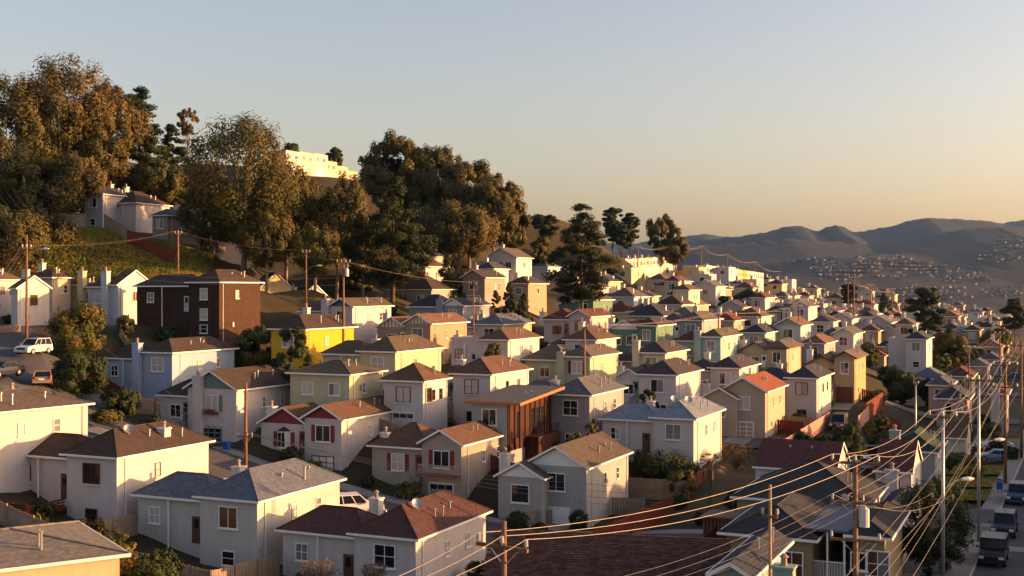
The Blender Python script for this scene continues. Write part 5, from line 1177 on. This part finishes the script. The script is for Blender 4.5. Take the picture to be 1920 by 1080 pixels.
# ------------------------------------------------------------------ fences, shed, street furniture
def fence(a, b, h, m, label, bw=.17, name='fence', gap=.02, posts=True, dz=0.0, zfix=None):
    A = at(a[0], 0, a[1]); B = at(b[0], 0, b[1]); A.z = ground(A.x, A.y) + dz; B.z = ground(B.x, B.y) + dz
    if zfix: A.z, B.z = zfix
    v = Vector((B.x - A.x, B.y - A.y, 0)); ln = v.length; v.normalize(); root = empty(name, A, math.atan2(v.y, v.x)); tag(root, label, 'fence', 'garden fences')
    n = max(2, int(ln / (bw + gap))); bm = MB(); bm.box(0, bw, -.012, .012, -.4, h); me = bm.mesh('board', m)
    for i in range(n):
        o = link('board', me, root); t = i / n; o.location = (t * ln, random.uniform(-.01, .01), (B.z - A.z) * t + random.uniform(-.03, .03))
    if posts:
        pm_ = MB(); pm_.box(-.05, .05, .013, .11, -.5, h + .08); pme = pm_.mesh('post', m); k = max(2, int(ln / 2.4))
        for i in range(k + 1): o = link('post', pme, root); o.location = (ln * i / k, 0, (B.z - A.z) * i / k)
        for zz in (.3, h - .25):
            r_ = MB(); dzz = (B.z - A.z); r_.v = [(0,.013,zz),(ln,.013,zz+dzz),(ln,.05,zz+dzz),(0,.05,zz),(0,.013,zz+.08),(ln,.013,zz+dzz+.08),(ln,.05,zz+dzz+.08),(0,.05,zz+.08)]
            r_.f = [(4,5,6,7),(0,1,5,4),(1,2,6,5),(2,3,7,6),(3,0,4,7),(3,2,1,0)]; r_.m = [0]*6; r_.build('rail', m, root)
    return root
fence((1105, 96), (1263, 112), 1.9, m_fencered, 'sunlit orange-red board fence climbing beside the grey gabled house')
fence((1115, 93), (1300, 88), 2.0, m_fencered, 'long dark red board fence behind the maroon shingle roof')
fence((1300, 88), (1360, 99), 2.0, m_fencered, 'red board fence returning towards the fan palm')
fence((1360, 101), (1395, 92), 1.8, m_fencegrey, 'weathered garden fence beside the little flat shed')
fence((1438, 133), (1556, 160), 1.9, m_fencepink, 'pink-lit board fence running from the gridded garage')
fence((1556, 160), (1650, 132), 1.3, m_fencegrey, 'brown picket fence in front of the pale blue sedan', bw=.1, gap=.08)
fence((1624, 165), (1655, 176), 2.6, m_fencered, 'bright orange-red fence beside the ochre-tan house'); fence((1650, 160), (1688, 156), 2.6, m_fencered, 'dark red fence below the black-green trees'); fence((1610, 158), (1640, 172), 2.0, m_fencepink, 'pale pink fence panel beside the ochre-tan house')
fence((238, 199), (325, 196), 2.2, m_fencered, 'red-brown board fence along the hilltop gardens'); fence((195, 203), (238, 199), 2.6, m_fencegrey, 'grey board fence below the hilltop house'); fence((120, 204), (160, 203), 2.6, m_fencegrey, 'weathered board fence at the top of the slope')
fence((198, 80), (258, 84), 1.8, m_fencedark, 'dark red board fence beside the clapboard house')
fence((958, 108), (1050, 112), 1.4, m_fencegrey, 'white-grey picket fence below the cedar shed', bw=.08, gap=.1); fence((480, 142), (535, 138), 1.6, m_fencegrey, 'sunlit board fence beside the dark cone-shaped tree')
fence((723, 106), (790, 104), 1.2, trimm('white'), 'white picket fence beside the white sport utility vehicle', bw=.07, gap=.12); fence((1010, 74), (1060, 80), 1.5, m_fencered, 'old red-brown fence beside the corner bungalow'); fence((1340, 66), (1400, 70), 1.5, m_fencegrey, 'brown board fence in front of the corner bungalow')
fence((0, 150), (38, 152), 1.1, m_fencegrey, 'low slatted fence along the upper front lawn', bw=.1, gap=.1); fence((222, 158), (262, 152), 1.6, m_fencegrey, 'dark board fence beside the brown shingle house')
for i, (S, a, c) in enumerate(YF):
    A, B = wpt(S, *a), wpt(S, *c); fence((proj((A[0], A[1], 0))[0], A[1]), (proj((B[0], B[1], 0))[0], B[1]), 1.7, random.choice([m_fencered, m_fencegrey, m_fencedark, m_fencegrey]), ('board fence across' if i % 2 else 'board fence beside') + ' the yard of the ' + short(S['label']), bw=.24)
def shed(x, y, z, w, l, h, wm_, label):
    p = at(x, y, z); root = empty('garden_shed', (p.x, p.y, ground(p.x, p.y)), -TH); tag(root, label, 'shed')
    b = MB(); b.box(0, w, 0, l, -1, h); b.build('wall', wm_, root); r_ = MB(); r_.box(-.2, w + .2, -.2, l + .2, h + .003, h + .14); r_.build('roof', roofm('brown grey'), root)
    for i in range(int(w / .3)): q = MB(); q.box(.05 + i * .3, .1 + i * .3, -.04, -.003, -.5, h - .02); q.build('batten', m_fencegrey, root)
    q = MB(); q.box(w + .003, w + .04, l * .3, l * .6, 0, h - .4); q.build('door', trimm('brown'), root)
shed(1318, 960, 96, 3.4, 3.0, 2.6, m_fencered, 'flat-roofed red garden shed beside the red fence'); shed(1570, 845, 110, 3.0, 2.6, 2.3, m_fencedark, 'dark brown garden shed below the pink fence')
# mailbox on the pavement
p = Vector((sx(117, .9), 117, .16)); root = empty('mailbox', p, -TH); tag(root, 'blue public mailbox with rounded top on the pavement', 'mailbox'); mb = MB()
prf = [(-.28, .25), (.28, .25), (.28, 1.05), (.2, 1.22), (.08, 1.3), (-.08, 1.3), (-.2, 1.22), (-.28, 1.05)]
mb.prism(prf, -.27, .27); mb.build('body', mat('mailbox_blue', '#1f4f9a', rough=.4, var=.08), root)
for a, c in ((-.2, -.2), (.2, -.2), (-.2, .2), (.2, .2)): q = MB(); q.box(a - .04, a + .04, c - .04, c + .04, 0, .25); q.build('leg', mat('mailbox_blue', '#1f4f9a'), root)
q = MB(); q.box(-.2, .2, -.3, -.272, .95, 1.1); q.build('letter_slot', m_metal, root)
# wheelie bins
def bin_(x, y, z, c, label):
    p = at(x, y, z); o = empty('wheelie_bin', (p.x, p.y, ground(p.x, p.y)), -TH); tag(o, label, 'bin', 'rubbish bins'); m_ = mat('bin_' + c, c, rough=.5, var=.1)
    b = MB(); b.v = [(-.24,-.26,.08),(.24,-.26,.08),(.24,.26,.08),(-.24,.26,.08),(-.3,-.34,1.0),(.3,-.34,1.0),(.3,.34,1.0),(-.3,.34,1.0)]; b.f = [(4,5,6,7),(0,1,5,4),(1,2,6,5),(2,3,7,6),(3,0,4,7),(3,2,1,0)]; b.m = [0]*6; b.build('tub', m_, o)
    q = MB(); q.box(-.33, .33, -.38, .38, 1.003, 1.09); q.build('lid', m_, o)
    for s_ in (-1, 1): q = MB(); q.tube((s_ * .28, .3, .12), (s_ * .22, .3, .12), .13, n=10); q.build('wheel', m_black, o)
bin_(398, 1062, 84, '#1f3f86', 'blue wheelie bin beside the clapboard house'); bin_(1430, 832, 141, '#24407c', 'blue wheelie bin beside the gridded garage door'); bin_(1372, 818, 141, '#18191b', 'black wheelie bin below the beige gabled wing'); bin_(425, 848, 122, '#2450a0', 'blue wheelie bin beside the glazed garage')

for k, z_ in enumerate(range(52, 330, 13)):
    S = dict(id='t%d' % k, reg='P', X=sx(z_, 20 + 11), Y=z_ - 6, Z=6.6 + random.uniform(-.5, .8), W=10.5, L=10.4, H=6.6, roof=['hip', 'gable', 'hip'][k % 3], wc=['white', 'beige', 'cream', 'pink white'][k % 4], rc=['brown', 'slate', 'maroon'][k % 3], o=dict(nowing=1, kind='low'), d=D, e=E)
    house(S, f"{S['wc']} house with {S['rc']} {'gabled' if S['roof'] == 'gable' else 'hipped'} roof across the street from the mailbox", 'houses across the street')
# ------------------------------------------------------------------ far hills, valley town and haze
m_hill = mat('wooded_hill', (.012,.018,.024), rough=1, var=.6, scale=.02, tint=(.017,.021,.025))
def ridge(prof, z, depth_front, zfoot, label, rough_=1.0, back=2500, n=380):
    xs = np.linspace(prof[0][0], prof[-1][0], n); ys = np.interp(xs, [p[0] for p in prof], [p[1] for p in prof])
    X = (xs - 960) / F * z; top = CAMZ + (540 - ys) / F * z; K = 36; V = []; r2 = np.random.default_rng(int(z))
    ph = r2.uniform(0, 6.28, 12); fr = r2.uniform(.0006, .006, 12)
    jag = r2.normal(0, 1, n); jag = np.convolve(jag, [.25, .5, .25], 'same') * 3.5 * rough_
    for k in range(K + 1):
        t = k / K; y = z - depth_front * t; prof_t = (1 - t) ** 1.25
        wob = sum(np.sin(X * fr[i] * 2 + ph[i] + t * 5 * fr[i] * 900) * (1.0 / (i + 2)) for i in range(12))
        V.append(np.stack([X * (y / z) ** .0, np.full(n, y) + wob * 40 * t, zfoot + (top + jag * (t < .02) - zfoot) * prof_t + wob * 22 * (t > 0) * (1 - t) * min(1, t * 4) + r2.normal(0, 1, n) * .8 * rough_ * (1 - t * .5)], 1))
    V.insert(0, np.stack([X, np.full(n, z + back), np.full(n, zfoot)], 1))
    V = np.concatenate(V); idx = np.arange(len(V)).reshape(-1, n); f_ = np.stack([idx[:-1,:-1], idx[1:,:-1], idx[1:,1:], idx[:-1,1:]], -1).reshape(-1, 4)
    o = link('hills', np_mesh('hills', V, f_, m_hill, smooth=True)); tag(o, label, kind='structure'); return V.reshape(-1, n, 3)
ridge([(300,470),(700,460),(1200,455),(1290,443),(1320,438),(1355,444),(1420,450),(1600,470),(2400,470)], 9000, 1500, -80, 'farthest pale hill')
ridge([(500,500),(1180,470),(1280,455),(1330,449),(1400,441),(1450,432),(1480,424),(1500,423),(1520,430),(1534,434),(1548,426),(1565,421),(1580,424),(1600,435),(1640,431),(1680,421),(1710,412),(1735,408),(1780,411),(1840,413),(1880,418),(1920,413),(2100,405),(2500,420)], 6200, 1700, -80, 'wooded mountain ridge')
ridge([(500,520),(1200,480),(1290,462),(1400,455),(1480,448),(1540,452),(1620,458),(1700,448),(1800,432),(1880,424),(1920,428),(2100,420),(2500,430)], 4900, 1500, -80, 'dark foothill ridge', .8)
FV = ridge([(700,560),(1250,520),(1400,500),(1550,482),(1700,474),(1780,462),(1860,452),(1920,446),(2100,440),(2500,445)], 3600, 2200, -80, 'foothill slope with a town', .6)
def far_town():
    r2 = np.random.default_rng(3); vv, ff, mi = [], [], []
    def put(px_, py_):
        # find the slope point seen at this pixel
        col = FV[:, :, :]; sx_ = 960 + F * FV[1:, :, 0] / FV[1:, :, 1]; sy_ = 540 - F * (FV[1:, :, 2] - CAMZ) / FV[1:, :, 1]
        i = np.argmin((sx_ - px_) ** 2 + ((sy_ - py_) * 1.0) ** 2); q = FV[1:].reshape(-1, 3)[i]
        X, Y, Z = q + (r2.uniform(-14, 14), r2.uniform(-40, 40), 0)
        w, l, h = r2.uniform(2.5, 5.5), r2.uniform(2.5, 5.5), r2.uniform(.5, 1.6); a = r2.uniform(-.6, .6); c, s_ = math.cos(a), math.sin(a); n = len(vv)
        for x, y, z in ((-w,-l,-3),(w,-l,-3),(w,l,-3),(-w,l,-3),(-w,-l,h),(w,-l,h),(w,l,h),(-w,l,h),(0,-l,h+1.3),(0,l,h+1.3)): vv.append((X + (x*c - y*s_)*.8, Y + (x*s_ + y*c)*.8, Z + z + 1.5))
        for f_, m_ in (((0,1,5,8,4),0),((1,2,6,5),0),((2,3,7,9,6),0),((3,0,4,7),0),((4,8,9,7),1),((8,5,6,9),1)): ff.append(tuple(k + n for k in f_)); mi.append(m_)
    for (x0, x1, y0, y1, n) in ((1530,1640,490,514,260),(1600,1700,484,500,170),(1680,1790,490,512,200),(1720,1830,500,520,120),(1860,1925,448,468,70),(1830,1920,470,490,60),(1460,1530,482,486,40),(1540,1700,512,520,40),(1660,1800,540,560,150),(1620,1760,552,572,110),(1850,1920,540,556,60),(1780,1860,520,528,40)):
        for _ in range(n): t = r2.uniform(0, 1); put(x0 + (x1 - x0) * t + r2.normal(0, 3), y0 + (y1 - y0) * (round(r2.uniform(0, 1) * 5) / 5) + 2.5 * math.sin(t * 9 + x0) + r2.normal(0, .6))
    mb = MB(); mb.v, mb.f, mb.m = vv, ff, mi
    o = mb.build('valley_town', [mat('far_wall', '#6d6a69', var=.1, island=.25, scale=.02), mat('far_roof', '#6d625a', var=.2, island=.3, scale=.02)]); tag(o, 'pale scattered houses of the valley town on the foothills', 'town', kind='stuff')
far_town()
b = MB(); b.box(-9000, 12000, -300, 12500, -82, 640)
HZ = bpy.data.materials.new('haze'); HZ.use_nodes = True; nt = HZ.node_tree; nt.nodes.remove(nt.nodes['Principled BSDF']); pv = nt.nodes.new('ShaderNodeVolumePrincipled')
pv.inputs['Color'].default_value = (.34, .58, 1.0, 1); pv.inputs['Absorption Color'].default_value = (1, 1, 1, 1); pv.inputs['Density'].default_value = 3.8e-5; pv.inputs['Anisotropy'].default_value = .72
nt.links.new(pv.outputs[0], nt.nodes['Material Output'].inputs['Volume'])
hz = b.build('haze', HZ); tag(hz, 'thin blue evening haze filling the valley air', 'haze', kind='stuff'); hz.display_type = 'WIRE'
